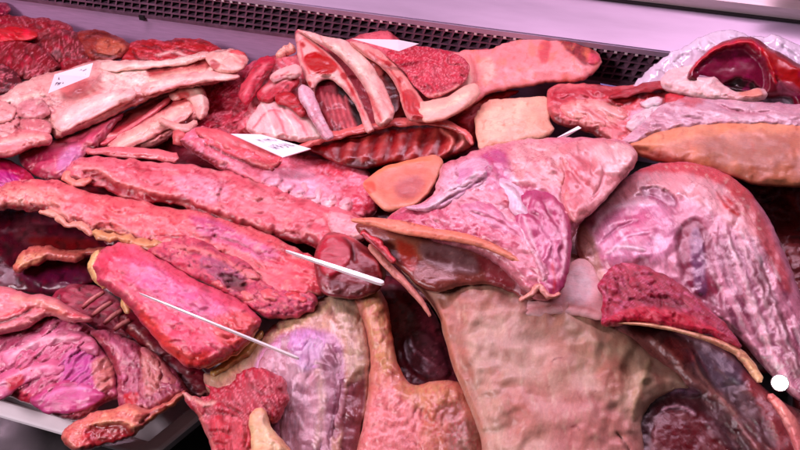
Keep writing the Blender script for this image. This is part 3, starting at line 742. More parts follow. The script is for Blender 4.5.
# ---- thick pink boneless block
blk = piece('boneless_block', [(92, 268), (98, 254), (110, 246), (126, 243), (144, 248), (158, 258), (176, 268), (198, 280), (220, 290), (240, 300), (254, 312), (262, 320), (252, 336), (238, 350), (218, 362),
      (200, 368), (182, 364), (166, 350), (150, 334), (136, 316), (126, 302), (112, 292), (98, 282)], .112, 20, 16, (228, 104, 134), [
      P([(118, 258), (150, 264), (180, 282), (215, 298), (228, 316), (196, 318), (160, 300), (130, 280)], (222, 124, 172), 8, .8, 1.5),
      P([(100, 262), (118, 250), (130, 256), (128, 272), (112, 282)], (216, 70, 100), 5, .6),
      P([(136, 306), (150, 314), (168, 336), (188, 352), (210, 352), (204, 366), (180, 362), (156, 342)], (226, 78, 72), 5, .8),
      P([(214, 318), (240, 312), (256, 320), (248, 338), (228, 348), (216, 338)], (222, 95, 90), 5, .7),
      L([(120, 262), (150, 290), (170, 300)], (190, 70, 110), 1.2, .5, -1), N(9, (235, 130, 150), .05, .5, .45, 1, 2, 30, 2), N(5, (190, 45, 80), .2, .45, .5, -.8, 3, 30, 3, True),
      L([(172, 330), (180, 324), (192, 330), (190, 340)], (180, 35, 65), 1.4, .6, -2), wrk(25, 3, 10, 2)], 'meat', grain=-25,
      label='thick rosy boneless block in the left centre, cream fat on its left end', cat='meat', jit=2)
tube('fat_rim', [(98, 252), (93, 264), (97, 276), (106, 286)], [3.5, 6, 6.5, 5], [.112, .112, .11, .11], (222, 172, 140), 'fat', blk, lift=.1, wob=.2)
tube('fat_rim', [(128, 296), (124, 303), (128, 312)], [3, 4.5, 3], .108, (220, 165, 135), 'fat', blk, wob=.2)
tube('fat_rim', [(206, 366), (226, 356), (242, 346), (256, 328)], [3, 4, 4, 3], .11, (218, 150, 120), 'fat', blk, wob=.3)
tube('fat_rim', [(212, 374), (232, 362), (250, 348), (262, 332)], [3.5, 5, 5, 3], .098, (205, 160, 115), 'fat', blk, wob=.25)

# ---- big purple slab, lower left
slab = piece('purple_slab', [(-50, 300), (0, 296), (30, 304), (60, 312), (84, 322), (98, 334), (106, 350), (116, 366), (118, 384), (120, 398), (106, 402), (94, 410), (82, 420), (66, 420), (50, 414), (30, 405), (6, 396), (-50, 380)], .062, 16, 16, (200, 105, 142), [
      N(5, (236, 175, 195), .05, .45, .7, 1.6, 1, -38, 4), N(6, (165, 50, 95), .15, .45, .6, -2, 2, -38, 4, True),
      P([(64, 356), (88, 350), (100, 368), (92, 392), (70, 396), (60, 378)], (190, 80, 160), 8, .75), P([(8, 376), (24, 368), (34, 372), (20, 388), (8, 392)], (200, 25, 60), 4, .8, -1),
      P([(-50, 372), (0, 380), (40, 400), (60, 414), (30, 408), (-50, 388)], (196, 40, 75), 4, .7, -1),
      L([(88, 330), (104, 350), (116, 374), (118, 396)], (120, 20, 45), 1.8, .8, -3), P([(92, 362), (110, 360), (114, 384), (98, 390)], (215, 150, 140), 4, .7, 1.5),
      wrk(-38, 5.5, 9, 4)], 'meat', grain=38, label='big purplish pink slab in the white tray at the bottom left', cat='meat', jit=2)
top = piece('fat_cover', [(-50, 284), (0, 286), (24, 292), (48, 296), (66, 304), (84, 314), (92, 322), (70, 322), (52, 316), (40, 320), (20, 330), (-50, 336)], .086, 9, 8, (218, 125, 145), [
      L([(0, 318), (20, 310), (34, 308), (60, 312), (84, 318)], (205, 55, 70), 2, .8, -1), L([(10, 298), (40, 302), (66, 312)], (230, 155, 150), 4, .6, 2),
      L([(-10, 326), (14, 318), (34, 308)], (110, 15, 35), 1.6, .8, -3), N(6, (235, 165, 175), .1, .5, .5, 1, 2, 15, 3), wrk(15, 3, 9, 3)], 'fat', slab)
pur2 = piece('veined_cut', [(90, 334), (104, 330), (122, 336), (140, 344), (158, 354), (172, 368), (184, 382), (188, 392), (172, 404), (156, 412), (140, 416), (122, 414), (118, 398), (116, 374), (104, 352)], .066, 13, 11, (192, 105, 135), [
      N(5, (225, 160, 170), .0, .45, .6, 1.5, 1, 50, 2), N(5, (140, 40, 75), .15, .45, .6, -2, 2, 50, 2, True), L([(92, 332), (106, 344), (114, 360), (122, 384)], (150, 25, 60), 3, .7, 2),
      L([(138, 342), (142, 366), (140, 392), (150, 404)], (160, 30, 55), 1.2, .8, -2), P([(142, 350), (158, 358), (160, 386), (146, 394)], (222, 150, 145), 5, .6, 1),
      P([(124, 396), (136, 392), (138, 402), (128, 406)], (196, 40, 50), 2, .8, 1), wrk(60, 4, 8, 2)], 'meat', grain=-50,
      label='veined purple cut between the big slab and the pink block, ending at the tray corner', cat='meat', jit=2)
trim = piece('folded_trimming', [(62, 440), (66, 428), (80, 418), (94, 412), (116, 408), (134, 404), (148, 410), (166, 402), (178, 393), (186, 390), (182, 398), (166, 410), (150, 422), (138, 430), (126, 438), (106, 444), (76, 452)], .080, 11, 8, (216, 125, 125), [
      P([(86, 430), (100, 424), (122, 424), (136, 434), (140, 448), (120, 462), (96, 460), (92, 444)], (150, 12, 42), 4, .95, -4), P([(84, 428), (94, 440), (92, 456), (82, 452)], (200, 60, 80), 3, .7, 1),
      L([(92, 424), (116, 420), (134, 426), (144, 438)], (238, 160, 145), 3, .9, 3), L([(148, 424), (166, 412), (186, 398)], (232, 145, 120), 5, .8, 1), L([(100, 416), (124, 410), (142, 416)], (236, 150, 140), 4, .7, 2),
      L([(140, 424), (150, 414), (168, 406)], (140, 20, 45), 1.6, .8, -3), N(5, (190, 50, 75), .2, .5, .6, -1, 2, 0, 2, True), wrk(-20, 3, 7, 2)], 'fat', grain=20,
      label='small folded trimming with a dark red middle in the front corner of the white tray', cat='meat', jit=2)

# ---- price cards
card('price_card', [(54.5, 74.5), (93, 63), (89, 77), (48, 93.5)], [.125, .12, .112, .112], 'white price card with smudged print tilted on the pale foreleg, far left', scribble([(.33, .10, .016), (.62, .12, .018)], 11, .12, .9))
card('price_card', [(231, 134.5), (261, 135), (311, 149.5), (283, 158)], [.118, .118, .116, .116], 'white price card with two lines of dark print lying on the uppermost rib strip', scribble([(.36, .09, .011), (.66, .10, .014)], 5, .2, .9))
# ================================================================== back middle: open carcass
# thin bowed membrane and rib cage
car = piece('opened_carcass', [(296, 32), (306, 31), (322, 38), (345, 40), (362, 34), (385, 31), (398, 37), (408, 47), (440, 50), (470, 52), (488, 48), (494, 62), (486, 84), (476, 100), (462, 114), (444, 121), (428, 122),
      (410, 118), (396, 124), (376, 132), (350, 134), (330, 138), (306, 140), (270, 138), (238, 132), (246, 112), (258, 92), (262, 78), (268, 62), (280, 56), (296, 54)], .088, 15, 10, (226, 120, 138), [
      # shredded fat and meat left of the cut
      N(6, (242, 185, 200), .0, .35, .85, 2, 7, 40, 2, True, [(240, 132), (258, 92), (270, 62), (298, 60), (318, 96), (330, 120), (320, 138), (270, 138)]),
      N(7, (170, 20, 50), .05, .35, .85, -2, 8, 40, 1.6, False, [(240, 132), (258, 92), (270, 62), (298, 60), (312, 96), (318, 120), (300, 130), (270, 130)]),
      P([(248, 128), (264, 106), (276, 104), (300, 124), (316, 136), (270, 138)], (240, 175, 185), 4, .85, 3), L([(262, 126), (274, 110), (290, 124)], (200, 60, 80), 1.2, .7, -2),
      L([(274, 104), (296, 112), (310, 124), (320, 136)], (180, 25, 50), 2, .8, -2), N(5, (176, 40, 66), .22, .5, .5, -.8, 9, 30, 2, True), wrk(50, 2, 7, 2)], 'meat', grain=-40,
      label='opened carcass with round red loin eye and rib hollow, back centre under the thin card', cat='meat', jit=1.6, step=1.3)
tube('bone_knob', [(279, 57), (284, 52), (294, 48)], [4, 5, 5], .094, (238, 165, 165), 'bone', car, wob=.2)
# sausage-like pink leg running to the grille
rump = piece('pink_shank', [(438, 62), (450, 54), (468, 50), (490, 48), (508, 42), (528, 37), (548, 35), (564, 32), (580, 35), (590, 46), (600, 56), (600, 66), (590, 76), (574, 81), (550, 82), (526, 86), (504, 90), (488, 94), (474, 104), (456, 114), (436, 118), (430, 108), (440, 92), (444, 78)], .100, 16, 24, (238, 142, 156), [
      P([(556, 36), (572, 33), (584, 40), (598, 54), (600, 62), (588, 66), (576, 58), (566, 50)], (140, 22, 46), 3, .95, -1), P([(588, 54), (598, 55), (598, 62), (590, 64)], (230, 90, 120), 2, .9, 2),
      N(4, (90, 20, 35), .1, .4, .7, -1.5, 3, 0, 1, False, [(556, 36), (572, 33), (584, 40), (594, 54), (584, 62), (566, 50)]),
      P([(540, 44), (550, 42), (549, 60), (540, 62)], (205, 80, 95), 3, .8, -1), P([(478, 62), (490, 58), (496, 74), (484, 84)], (246, 190, 190), 6, .6, 1),
      L([(470, 56), (476, 74), (472, 92)], (205, 110, 115), 1.5, .7, -2), L([(466, 62), (470, 76), (464, 92)], (248, 190, 188), 3, .7, 2),
      N(6, (210, 95, 100), .1, .5, .45, -.5, 5), N(11, (232, 125, 110), .0, .4, .5, 0, 6)], 'skin', grain=-10,
      label='smooth pink shank with a torn dark red end, lying along the grille', cat='meat', jit=1.4, step=1.4)

# rib rack seen from inside
rack = piece('rib_rack', [(304, 146), (322, 138), (340, 134), (362, 128), (388, 124), (416, 122), (440, 122), (458, 126), (472, 136), (474, 146), (458, 154), (436, 160), (410, 162), (386, 164), (366, 168), (346, 166), (326, 158)], .094, 9, 9, (156, 30, 46), [
      N(20, (120, 12, 24), .0, .4, .5), P([(346, 160), (376, 160), (372, 168), (348, 168)], (70, 5, 12), 3, .8, -2)] +
      [L([(352 + 17 * k, 134 - k * 1.6), (349 + 16.4 * k, 148), (346 + 15.4 * k, 163)], (185, 82, 82), 4.0, .75, 1.6) for k in range(7)] +
      [L([(343 + 17 * k, 136 - k), (340 + 16.4 * k, 148), (338 + 15.4 * k, 162)], (92, 10, 22), 3.0, .6, -1) for k in range(8)] +
      [L([(440, 128), (452, 140), (448, 152)], (240, 150, 145), 2, .8, 2), L([(458, 128), (464, 140), (456, 150)], (240, 160, 160), 3, .8, 2)], 'meat', grain=80, fold=(.5, 14, 3), lean=(0, 0),
      label='rib rack seen from inside, dark with pale rib stripes, under the opened carcass', cat='meat', jit=1.2)
tube('fat_lip', [(300, 148), (318, 140), (340, 134), (364, 128), (392, 123), (420, 121), (446, 124), (464, 132), (472, 144)], [3, 4, 4.4, 4.4, 4, 4, 4, 4, 3], .108, (236, 120, 128), 'fat', rack, wob=.4, lift=.2)

# pale block
piece('pale_fat_block', [(474, 118), (480, 108), (490, 100), (508, 98), (530, 97), (546, 98), (551, 108), (549, 120), (554, 130), (545, 139), (524, 142), (505, 149), (482, 152), (476, 136)], .104, 10, 14, (244, 170, 165), [
      P([(478, 122), (500, 104), (530, 102), (520, 120), (494, 140)], (250, 195, 190), 8, .6, 1), N(5, (225, 130, 120), .15, .5, .5, -.5, 2), L([(474, 150), (500, 146), (528, 142)], (225, 120, 120), 2, .5, -1)], 'skin',
      label='pale salmon fat block standing in front of the pink shank', cat='meat', jit=1.2)
piece('red_offcut', [(448, 116), (462, 106), (480, 98), (500, 92), (520, 92), (500, 102), (484, 110), (476, 122), (478, 140), (468, 136), (456, 126)], .082, 8, 7, (180, 45, 62), [
      N(5, (226, 110, 120), .1, .45, .6, 1, 1, -25, 3), L([(452, 116), (470, 108), (486, 100)], (236, 150, 150), 2, .7, 1.5)], 'rawcut', label='narrow red offcut wedged between the opened carcass and the pale block', cat='meat')

# right back: pink membrane meat
rb = piece('sinewy_cut', [(548, 90), (562, 84), (585, 84), (612, 86), (636, 84), (656, 82), (670, 88), (690, 94), (712, 96), (700, 112), (676, 120), (650, 128), (636, 140), (624, 150), (600, 138), (578, 130), (556, 122), (546, 108)], .104, 14, 10, (220, 120, 130), [
      P([(552, 92), (580, 88), (610, 90), (600, 98), (570, 100), (554, 104)], (186, 50, 72), 4, .8), P([(600, 92), (630, 88), (660, 84), (668, 90), (650, 98), (624, 106), (604, 104)], (170, 22, 48), 3, .9, 1),
      P([(566, 104), (600, 104), (624, 110), (612, 124), (580, 122)], (240, 180, 175), 6, .8, 2), L([(580, 102), (600, 116), (622, 130)], (200, 80, 90), 1.4, .7, -1.5),
      P([(630, 112), (660, 104), (690, 100), (700, 110), (670, 120), (640, 126)], (238, 200, 225), 4, .9, 2.5), N(5, (245, 210, 230), .1, .4, .8, 1.2, 4, 20, 2, False, [(620, 108), (690, 98), (706, 110), (660, 124), (630, 134)]),
      L([(604, 98), (624, 96), (650, 88)], (215, 60, 80), 1.6, .7, 1), N(6, (200, 70, 90), .2, .5, .5, -1, 5, 20, 3, True), wrk(20, 2, 8, 3)], 'meat', grain=-20,
      label='sinewy pink cut with a dark red streak, in front of the plastic bag', cat='meat', jit=1.8)
tube('bone_spur', [(610, 98), (632, 92), (655, 86), (668, 88)], [2, 4, 4.5, 3], .122, (165, 24, 50), 'rawcut', rb, wob=.35)

# bag and liver cup
bag = piece('plastic_bag', [(616, 98), (632, 86), (644, 72), (660, 60), (684, 46), (706, 34), (730, 30), (756, 36), (776, 34), (800, 46), (850, 70), (850, 150), (800, 130), (750, 108), (706, 96), (670, 96), (645, 100)], .105, 8, 12, (236, 212, 240), [
      N(14, (214, 184, 222), .0, .4, .6, 3.0, 1, 40, 3, True), N(9, (250, 238, 252), .1, .5, .6, 1.5, 2, 60, 3)], 'bag_film', tilt=(0, -.0006), fold=(3.5, 22, 3), grain=50, bot=.01, label='crumpled translucent lilac plastic bag around the dark red liver, top right', cat='plastic bag', jit=2)
liv = piece('liver', [(686, 78), (694, 64), (706, 52), (722, 42), (740, 37), (756, 38), (768, 46), (782, 54), (800, 64), (850, 92), (850, 120), (800, 112), (790, 98), (770, 98), (745, 92), (718, 88), (700, 84)], .125, 13, 8, (120, 10, 48), [
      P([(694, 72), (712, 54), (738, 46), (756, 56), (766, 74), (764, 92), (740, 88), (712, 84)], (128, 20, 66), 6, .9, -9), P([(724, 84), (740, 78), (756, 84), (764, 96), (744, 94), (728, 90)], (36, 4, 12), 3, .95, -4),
      L([(690, 72), (704, 56), (722, 46), (742, 42), (758, 46), (770, 62), (776, 84)], (206, 30, 68), 2.6, .9, 2), P([(762, 48), (790, 62), (840, 92), (840, 108), (796, 92), (774, 74)], (178, 12, 34), 4, .9, 4),
      P([(776, 84), (792, 82), (800, 92), (784, 98)], (170, 90, 120), 3, .6, 1), N(12, (165, 40, 100), .1, .5, .5, 0, 5)], 'offal', tilt=(0, -.0006),
      label='dark red liver folded like a cup inside the plastic bag, top right', cat='liver', jit=.8)
piece('white_suet', [(664, 74), (676, 66), (690, 62), (704, 64), (716, 74), (722, 84), (740, 92), (760, 88), (768, 96), (758, 102), (730, 100), (700, 98), (676, 94), (660, 86)], .124, 7, 9, (246, 196, 212), [
      P([(692, 68), (706, 70), (714, 76), (704, 78), (694, 75)], (120, 80, 120), 2, .8, -2), P([(738, 92), (756, 88), (764, 96), (748, 98)], (230, 140, 130), 3, .8, 2), N(6, (225, 150, 165), .1, .5, .6, -1, 3)], 'fat',
      label='whitish suet lump at the mouth of the dark red liver', cat='meat', jit=1.6)
piece('lilac_membrane', [(622, 140), (636, 128), (650, 116), (664, 104), (690, 96), (716, 98), (745, 100), (770, 102), (800, 104), (850, 108), (850, 140), (800, 130), (750, 128), (700, 128), (660, 134), (636, 146)], .122, 8, 8, (218, 168, 192), [
      P([(678, 96), (700, 92), (708, 100), (690, 108)], (200, 30, 60), 4, .6), N(9, (200, 150, 180), .0, .45, .5, -1.5, 1, 10, 4, True), N(9, (240, 205, 225), .1, .5, .6, 1.2, 2, 10, 3),
      L([(716, 104), (740, 112), (770, 112)], (180, 90, 120), 1.4, .7, -2), wrk(10, 2.5, 7, 4)], 'silver', grain=-10, label='lilac fatty membrane sheet above the orange skin slab on the right', cat='meat', jit=1.8)
card('price_card', [(352, 39), (398, 40), (419, 44), (399, 51.5)], [.154, .156, .150, .148], 'thin grey-white price card seen nearly edge-on atop the opened carcass', scribble([(.35, .10, .016), (.65, .12, .018)], 12, .25, .9))
card('price_card', [(556, 138), (578, 126), (581, 128), (562, 139)], [.140, .145, .145, .138], 'small white card tip poking up behind the central shoulder', [])
card('card_holder', [(622, 88), (600, 84), (604, 94), (620, 98)], [.086, .088, .086, .086], 'small blue-grey printed packet under the grille right of the torn shank', [], cat='packet', mat='ink_blue')
# ================================================================== right half
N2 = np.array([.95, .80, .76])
# orange skin bowl
bowl = piece('skin_cup', [(363, 186), (369, 177), (384, 167), (404, 161), (424, 156), (436, 155), (443, 162), (437, 180), (428, 194), (414, 206), (398, 210), (386, 211), (374, 200)], .116, 5, 7, (214, 128, 108), [
      P([(378, 180), (392, 170), (420, 164), (432, 170), (426, 188), (414, 200), (394, 202), (382, 194)], (204, 108, 94), 9, .7, -2.5), P([(396, 184), (416, 176), (424, 184), (414, 198), (400, 198)], (165, 70, 80), 7, .7, -1),
      L([(368, 188), (376, 200), (390, 210), (412, 208)], (235, 150, 130), 4, .6, .5), L([(374, 174), (400, 163), (432, 159)], (240, 125, 90), 2.4, .8, .6),
      P([(364, 184), (374, 182), (376, 192), (368, 192)], (215, 60, 35), 2.5, .8, 0)], 'skin', tint=np.array([1, .82, .9]), label='translucent orange skin cup between the rib rack and the central shoulder', cat='meat', jit=.8)

# far right brown meat
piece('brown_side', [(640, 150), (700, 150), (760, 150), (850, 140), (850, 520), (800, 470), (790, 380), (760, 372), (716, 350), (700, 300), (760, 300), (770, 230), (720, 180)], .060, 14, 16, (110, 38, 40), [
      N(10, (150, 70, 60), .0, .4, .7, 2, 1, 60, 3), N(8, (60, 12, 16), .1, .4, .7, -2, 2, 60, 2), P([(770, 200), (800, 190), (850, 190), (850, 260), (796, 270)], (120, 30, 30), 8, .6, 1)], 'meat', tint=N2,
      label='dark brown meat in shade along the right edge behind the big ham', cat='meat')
# orange skin slab
oslab = piece('orange_skin_slab', [(626, 142), (640, 134), (664, 128), (690, 122), (716, 119), (750, 118), (800, 119), (850, 120), (850, 182), (800, 186), (760, 184), (730, 176), (700, 170), (672, 164), (650, 158), (632, 152)], .118, 17, 14, (200, 126, 100), [
      P([(632, 144), (670, 130), (720, 122), (850, 122), (850, 134), (760, 134), (700, 138), (660, 146)], (232, 160, 128), 6, .8, 1), P([(700, 140), (740, 136), (850, 140), (850, 180), (770, 182), (716, 166)], (150, 98, 84), 22, .6, 0),  # broad brown-grey patch paints shade over the right half
      L([(640, 150), (690, 164), (740, 178)], (170, 50, 50), 5, .7, -1), N(9, (185, 95, 72), .1, .5, .5, -.5, 2), N(30, (225, 140, 100), 0, .4, .4, 0, 3)], 'skin', grain=0, tint=np.array([1, .90, .94]),
      label='long orange-tan skin slab lying across the right side over the big ham', cat='meat', jit=.9)
tube('skin_rim', [(630, 143), (660, 131), (700, 122), (740, 118), (790, 118), (845, 119)], [1.5, 2.2, 2.4, 2.4, 2.4, 2], .122, (236, 160, 118), 'skin', oslab, lift=.3)

# big ham on the right
ham = piece('ham', [(575, 246), (578, 228), (590, 212), (606, 196), (620, 182), (638, 170), (660, 163), (684, 161), (708, 166), (730, 176), (750, 192), (766, 214), (778, 236), (790, 264), (802, 300), (816, 340), (830, 400), (800, 400), (776, 380), (752, 352),
      (730, 330), (700, 312), (670, 300), (640, 296), (612, 296), (596, 286), (584, 268)], .125, 22, 30, (204, 134, 158), [
      # broad forms
      P([(596, 240), (606, 218), (628, 204), (654, 202), (672, 216), (676, 240), (662, 258), (630, 262), (606, 262)], (206, 128, 166), 12, .8, 5),
      P([(600, 208), (622, 186), (650, 170), (690, 166), (724, 180), (748, 204), (764, 240), (742, 236), (716, 214), (688, 200), (656, 192), (626, 202)], (226, 164, 170), 9, .8, 2),
      P([(636, 172), (664, 162), (700, 163), (732, 176), (754, 198), (738, 196), (706, 178), (670, 172)], (196, 50, 66), 5, .85, 0),
      P([(726, 180), (746, 190), (764, 216), (780, 252), (792, 290), (780, 286), (764, 250), (744, 218)], (186, 70, 74), 7, .8, 0),
      N(4, (236, 190, 180), .15, .5, .7, .6, 9, 30, 2, False, [(660, 166), (700, 166), (740, 190), (766, 230), (750, 230), (710, 186)]),
      L([(716, 192), (726, 206), (738, 214), (734, 206), (724, 196)], (180, 14, 26), 2.4, .95, 1),
      P([(640, 190), (658, 187), (674, 196), (676, 208), (658, 202)], (126, 60, 96), 4, .7, -4), L([(636, 196), (656, 198), (676, 214)], (170, 84, 120), 1.6, .7, -1.5),
      P([(616, 222), (640, 210), (656, 222), (648, 242), (622, 244)], (190, 70, 116), 7, .6, 0),
      L([(592, 232), (604, 214), (628, 203), (656, 203)], (238, 198, 220), 3, .7, 1.5), L([(604, 254), (622, 246), (646, 250)], (248, 220, 238), 2.6, .7, 1.2), L([(600, 244), (618, 228), (640, 220)], (160, 66, 108), 1.4, .7, -1.2), L([(612, 250), (628, 236), (650, 232)], (232, 180, 208), 1.4, .7, 1),
      # dark long muscle and strands running down to the right
      P([(678, 232), (694, 218), (708, 230), (716, 262), (722, 304), (704, 302), (686, 284), (678, 256)], (132, 28, 66), 5, .9, -3), P([(690, 236), (700, 230), (706, 262), (706, 296), (694, 284)], (116, 70, 110), 4, .8, 1),
      N(6.5, (120, 40, 76), .0, .3, 0.85, -1.0, 11, 66, 9, False, [(708, 226), (736, 222), (766, 252), (790, 300), (818, 370), (820, 410), (786, 390), (750, 350), (722, 312)], 7),
      N(5, (228, 196, 206), .05, .35, 0.6, .8, 12, 66, 10, False, [(700, 216), (736, 222), (770, 256), (794, 310), (820, 380), (790, 390), (750, 350), (720, 300)], 7),
      P([(575, 250), (580, 224), (592, 234), (600, 262), (614, 290), (598, 290)], (222, 178, 156), 5, .75, 1), N(8, (236, 190, 208), .1, .5, .5, 1.2, 4, 60, 3, False, [(590, 200), (680, 190), (680, 270), (600, 270)])] +
      [L([(x, y), (x + 16 + k, y + 36 + 3 * k), (x + 32 + 2 * k, y + 78 + 6 * k), (x + 50 + 3 * k, y + 118 + 7 * k)], c, w, .8, r, 5) for k, (x, y, w, c, r) in enumerate((
          (716, 234, 3.4, (120, 36, 66), -.7), (724, 230, 2.6, (224, 186, 194), .5), (731, 234, 3.8, (140, 66, 98), -1.2), (739, 238, 2.4, (212, 170, 180), .5), (746, 246, 4.4, (116, 34, 62), -.7), (753, 252, 2.2, (210, 176, 186), 1), (760, 262, 3.4, (126, 50, 74), -1)))], 'silver', grain=-65, fold=(1.2, 20, 5), tint=np.array([.95, .68, .78]),
      label='big round ham with lilac silverskin and striped muscle, right of centre', cat='meat', jit=1.2)
# crimson flap
flp = piece('crimson_flap', [(604, 324), (600, 312), (602, 296), (598, 284), (608, 270), (624, 264), (642, 266), (660, 272), (680, 284), (700, 300), (716, 314), (730, 330), (742, 346), (730, 344), (712, 337), (690, 331), (664, 327), (640, 323), (620, 325)], .158, 6, 12, (168, 18, 58), [
      N(5, (215, 110, 145), .1, .45, .6, 1.6, 1, 35, 5, True), N(5, (95, 4, 28), .1, .45, .6, -1.2, 2, 35, 2), P([(604, 322), (640, 306), (680, 312), (724, 334), (700, 330), (650, 322)], (205, 22, 60), 3, .8, 2),
      P([(636, 300), (668, 296), (690, 308), (668, 310)], (115, 12, 40), 4, .6, -2), wrk(35, 3, 6, 3)], 'rawcut', ham, grain=-35, jit=2, tint=np.array([1, .7, .8]))
tube('flap_rim', [(618, 323), (650, 325), (684, 332), (712, 340), (738, 352), (752, 368), (760, 380)], [1, 1.8, 2.4, 3.4, 4.6, 5, 4], [.160, .160, .16, .158, .156, .152, .15], (232, 165, 150), 'fat', ham, wob=.15)
# lower right membrane with dark pit
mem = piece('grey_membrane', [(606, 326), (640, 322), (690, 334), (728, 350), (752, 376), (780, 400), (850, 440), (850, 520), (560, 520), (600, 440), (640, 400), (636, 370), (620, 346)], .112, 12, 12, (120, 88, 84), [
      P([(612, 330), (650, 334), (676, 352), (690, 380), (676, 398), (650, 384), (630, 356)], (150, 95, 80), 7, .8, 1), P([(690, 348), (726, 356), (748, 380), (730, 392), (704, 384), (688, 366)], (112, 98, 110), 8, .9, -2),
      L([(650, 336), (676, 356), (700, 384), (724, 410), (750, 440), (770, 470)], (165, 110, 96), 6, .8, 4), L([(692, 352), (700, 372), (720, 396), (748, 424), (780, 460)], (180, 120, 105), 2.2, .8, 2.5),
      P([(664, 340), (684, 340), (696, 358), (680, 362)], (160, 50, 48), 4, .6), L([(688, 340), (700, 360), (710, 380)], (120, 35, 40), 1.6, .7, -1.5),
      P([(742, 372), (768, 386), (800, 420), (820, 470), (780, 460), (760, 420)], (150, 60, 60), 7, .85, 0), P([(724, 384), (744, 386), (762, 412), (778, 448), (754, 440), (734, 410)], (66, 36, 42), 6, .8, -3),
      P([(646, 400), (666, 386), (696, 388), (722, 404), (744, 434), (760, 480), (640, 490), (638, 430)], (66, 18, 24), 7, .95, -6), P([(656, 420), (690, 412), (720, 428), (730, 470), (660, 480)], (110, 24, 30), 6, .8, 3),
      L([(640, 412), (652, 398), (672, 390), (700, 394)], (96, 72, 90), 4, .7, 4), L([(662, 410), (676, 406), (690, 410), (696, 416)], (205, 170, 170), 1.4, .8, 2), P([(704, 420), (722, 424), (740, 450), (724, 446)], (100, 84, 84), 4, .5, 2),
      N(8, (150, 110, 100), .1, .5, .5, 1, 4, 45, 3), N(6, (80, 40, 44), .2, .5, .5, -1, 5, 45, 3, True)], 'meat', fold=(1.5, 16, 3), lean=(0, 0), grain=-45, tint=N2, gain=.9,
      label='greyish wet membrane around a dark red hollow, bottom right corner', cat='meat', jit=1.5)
tube('rib_edge', [(770, 396), (784, 412), (796, 434), (806, 466)], [4, 6, 7, 7], [.145, .143, .14, .14], (205, 120, 112), 'fat', mem, tint=N2)

# tan neck piece, bottom centre
neck = piece('tan_neck', [(392, 246), (430, 240), (480, 246), (540, 262), (566, 252), (590, 262), (600, 284), (604, 308), (612, 326), (632, 336), (656, 356), (678, 372), (690, 388), (672, 392), (654, 402), (642, 420), (644, 450), (648, 520),
      (480, 520), (482, 450), (474, 420), (462, 390), (452, 364), (444, 336), (436, 312), (420, 290), (400, 268)], .116, 28, 46, (212, 164, 140), [
      P([(540, 276), (562, 258), (588, 266), (604, 300), (600, 322), (576, 312), (540, 314), (524, 304)], (236, 165, 160), 7, .9, 1), L([(520, 312), (560, 304), (590, 304)], (220, 150, 150), 3, .7, 1),
      P([(436, 300), (452, 290), (470, 300), (466, 340), (476, 380), (462, 380), (448, 350)], (170, 90, 68), 7, .7, 0), L([(438, 300), (446, 330), (456, 366), (470, 396), (484, 430)], (196, 120, 92), 4, .7, 2),
      P([(560, 320), (610, 330), (640, 350), (650, 384), (630, 410), (600, 400), (570, 370)], (190, 156, 120), 16, .5, 0), P([(480, 320), (520, 320), (530, 370), (500, 400), (478, 370)], (190, 150, 130), 14, .5, 0),
      P([(560, 400), (600, 396), (630, 420), (640, 470), (570, 480), (545, 440)], (206, 122, 116), 22, .7, 0), P([(560, 352), (580, 372), (576, 400), (560, 392)], (170, 95, 70), 10, .45),
      L([(551, 367), (552, 361), (558, 358), (565, 359)], (110, 25, 20), .8, .9, 0), L([(594, 390), (598, 392), (602, 391)], (120, 35, 30), .7, .8), L([(570, 428), (576, 425), (580, 430)], (120, 25, 25), 1.2, .8),
      L([(616, 432), (626, 444), (634, 460)], (120, 70, 50), 1.6, .7, -3), L([(650, 360), (640, 388), (634, 420)], (190, 160, 118), 4, .6, 2),
      P([(430, 250), (480, 250), (530, 290), (520, 306), (470, 300), (440, 286)], (120, 50, 45), 9, .6, 0),
      P([(500, 396), (530, 380), (556, 400), (540, 430), (510, 440)], (196, 112, 98), 16, .6, 0), P([(596, 372), (616, 356), (630, 376), (612, 396)], (190, 96, 80), 10, .5, 0), N(7, (186, 96, 84), .22, .6, .5, 0, 8, 80, 3), N(6, (226, 186, 156), .1, .5, .5, .4, 9, 80, 4),
      N(40, (198, 122, 100), .0, .4, .5, 0, 4), N(5, (196, 150, 120), .1, .5, .35, .3, 5, 80, 4)], 'skin', grain=85, tint=N2, gain=.84,
      label='broad smooth tan neck piece filling the bottom centre, two thin dark red scratches on it', cat='meat', jit=.8, rough=.7)

# dark cavity between the vertical leg and the neck
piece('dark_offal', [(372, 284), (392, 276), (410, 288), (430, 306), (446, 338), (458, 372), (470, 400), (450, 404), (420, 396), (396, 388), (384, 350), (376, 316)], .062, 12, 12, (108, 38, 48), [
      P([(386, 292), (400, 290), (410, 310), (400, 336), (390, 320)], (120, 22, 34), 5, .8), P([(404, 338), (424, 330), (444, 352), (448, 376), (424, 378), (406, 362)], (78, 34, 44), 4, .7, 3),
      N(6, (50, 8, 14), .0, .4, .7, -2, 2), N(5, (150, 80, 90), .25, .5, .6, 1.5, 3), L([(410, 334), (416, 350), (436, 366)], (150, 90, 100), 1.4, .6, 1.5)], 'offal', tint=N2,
      label='near-black wet offal in the gap between the standing leg and the tan neck', cat='meat')

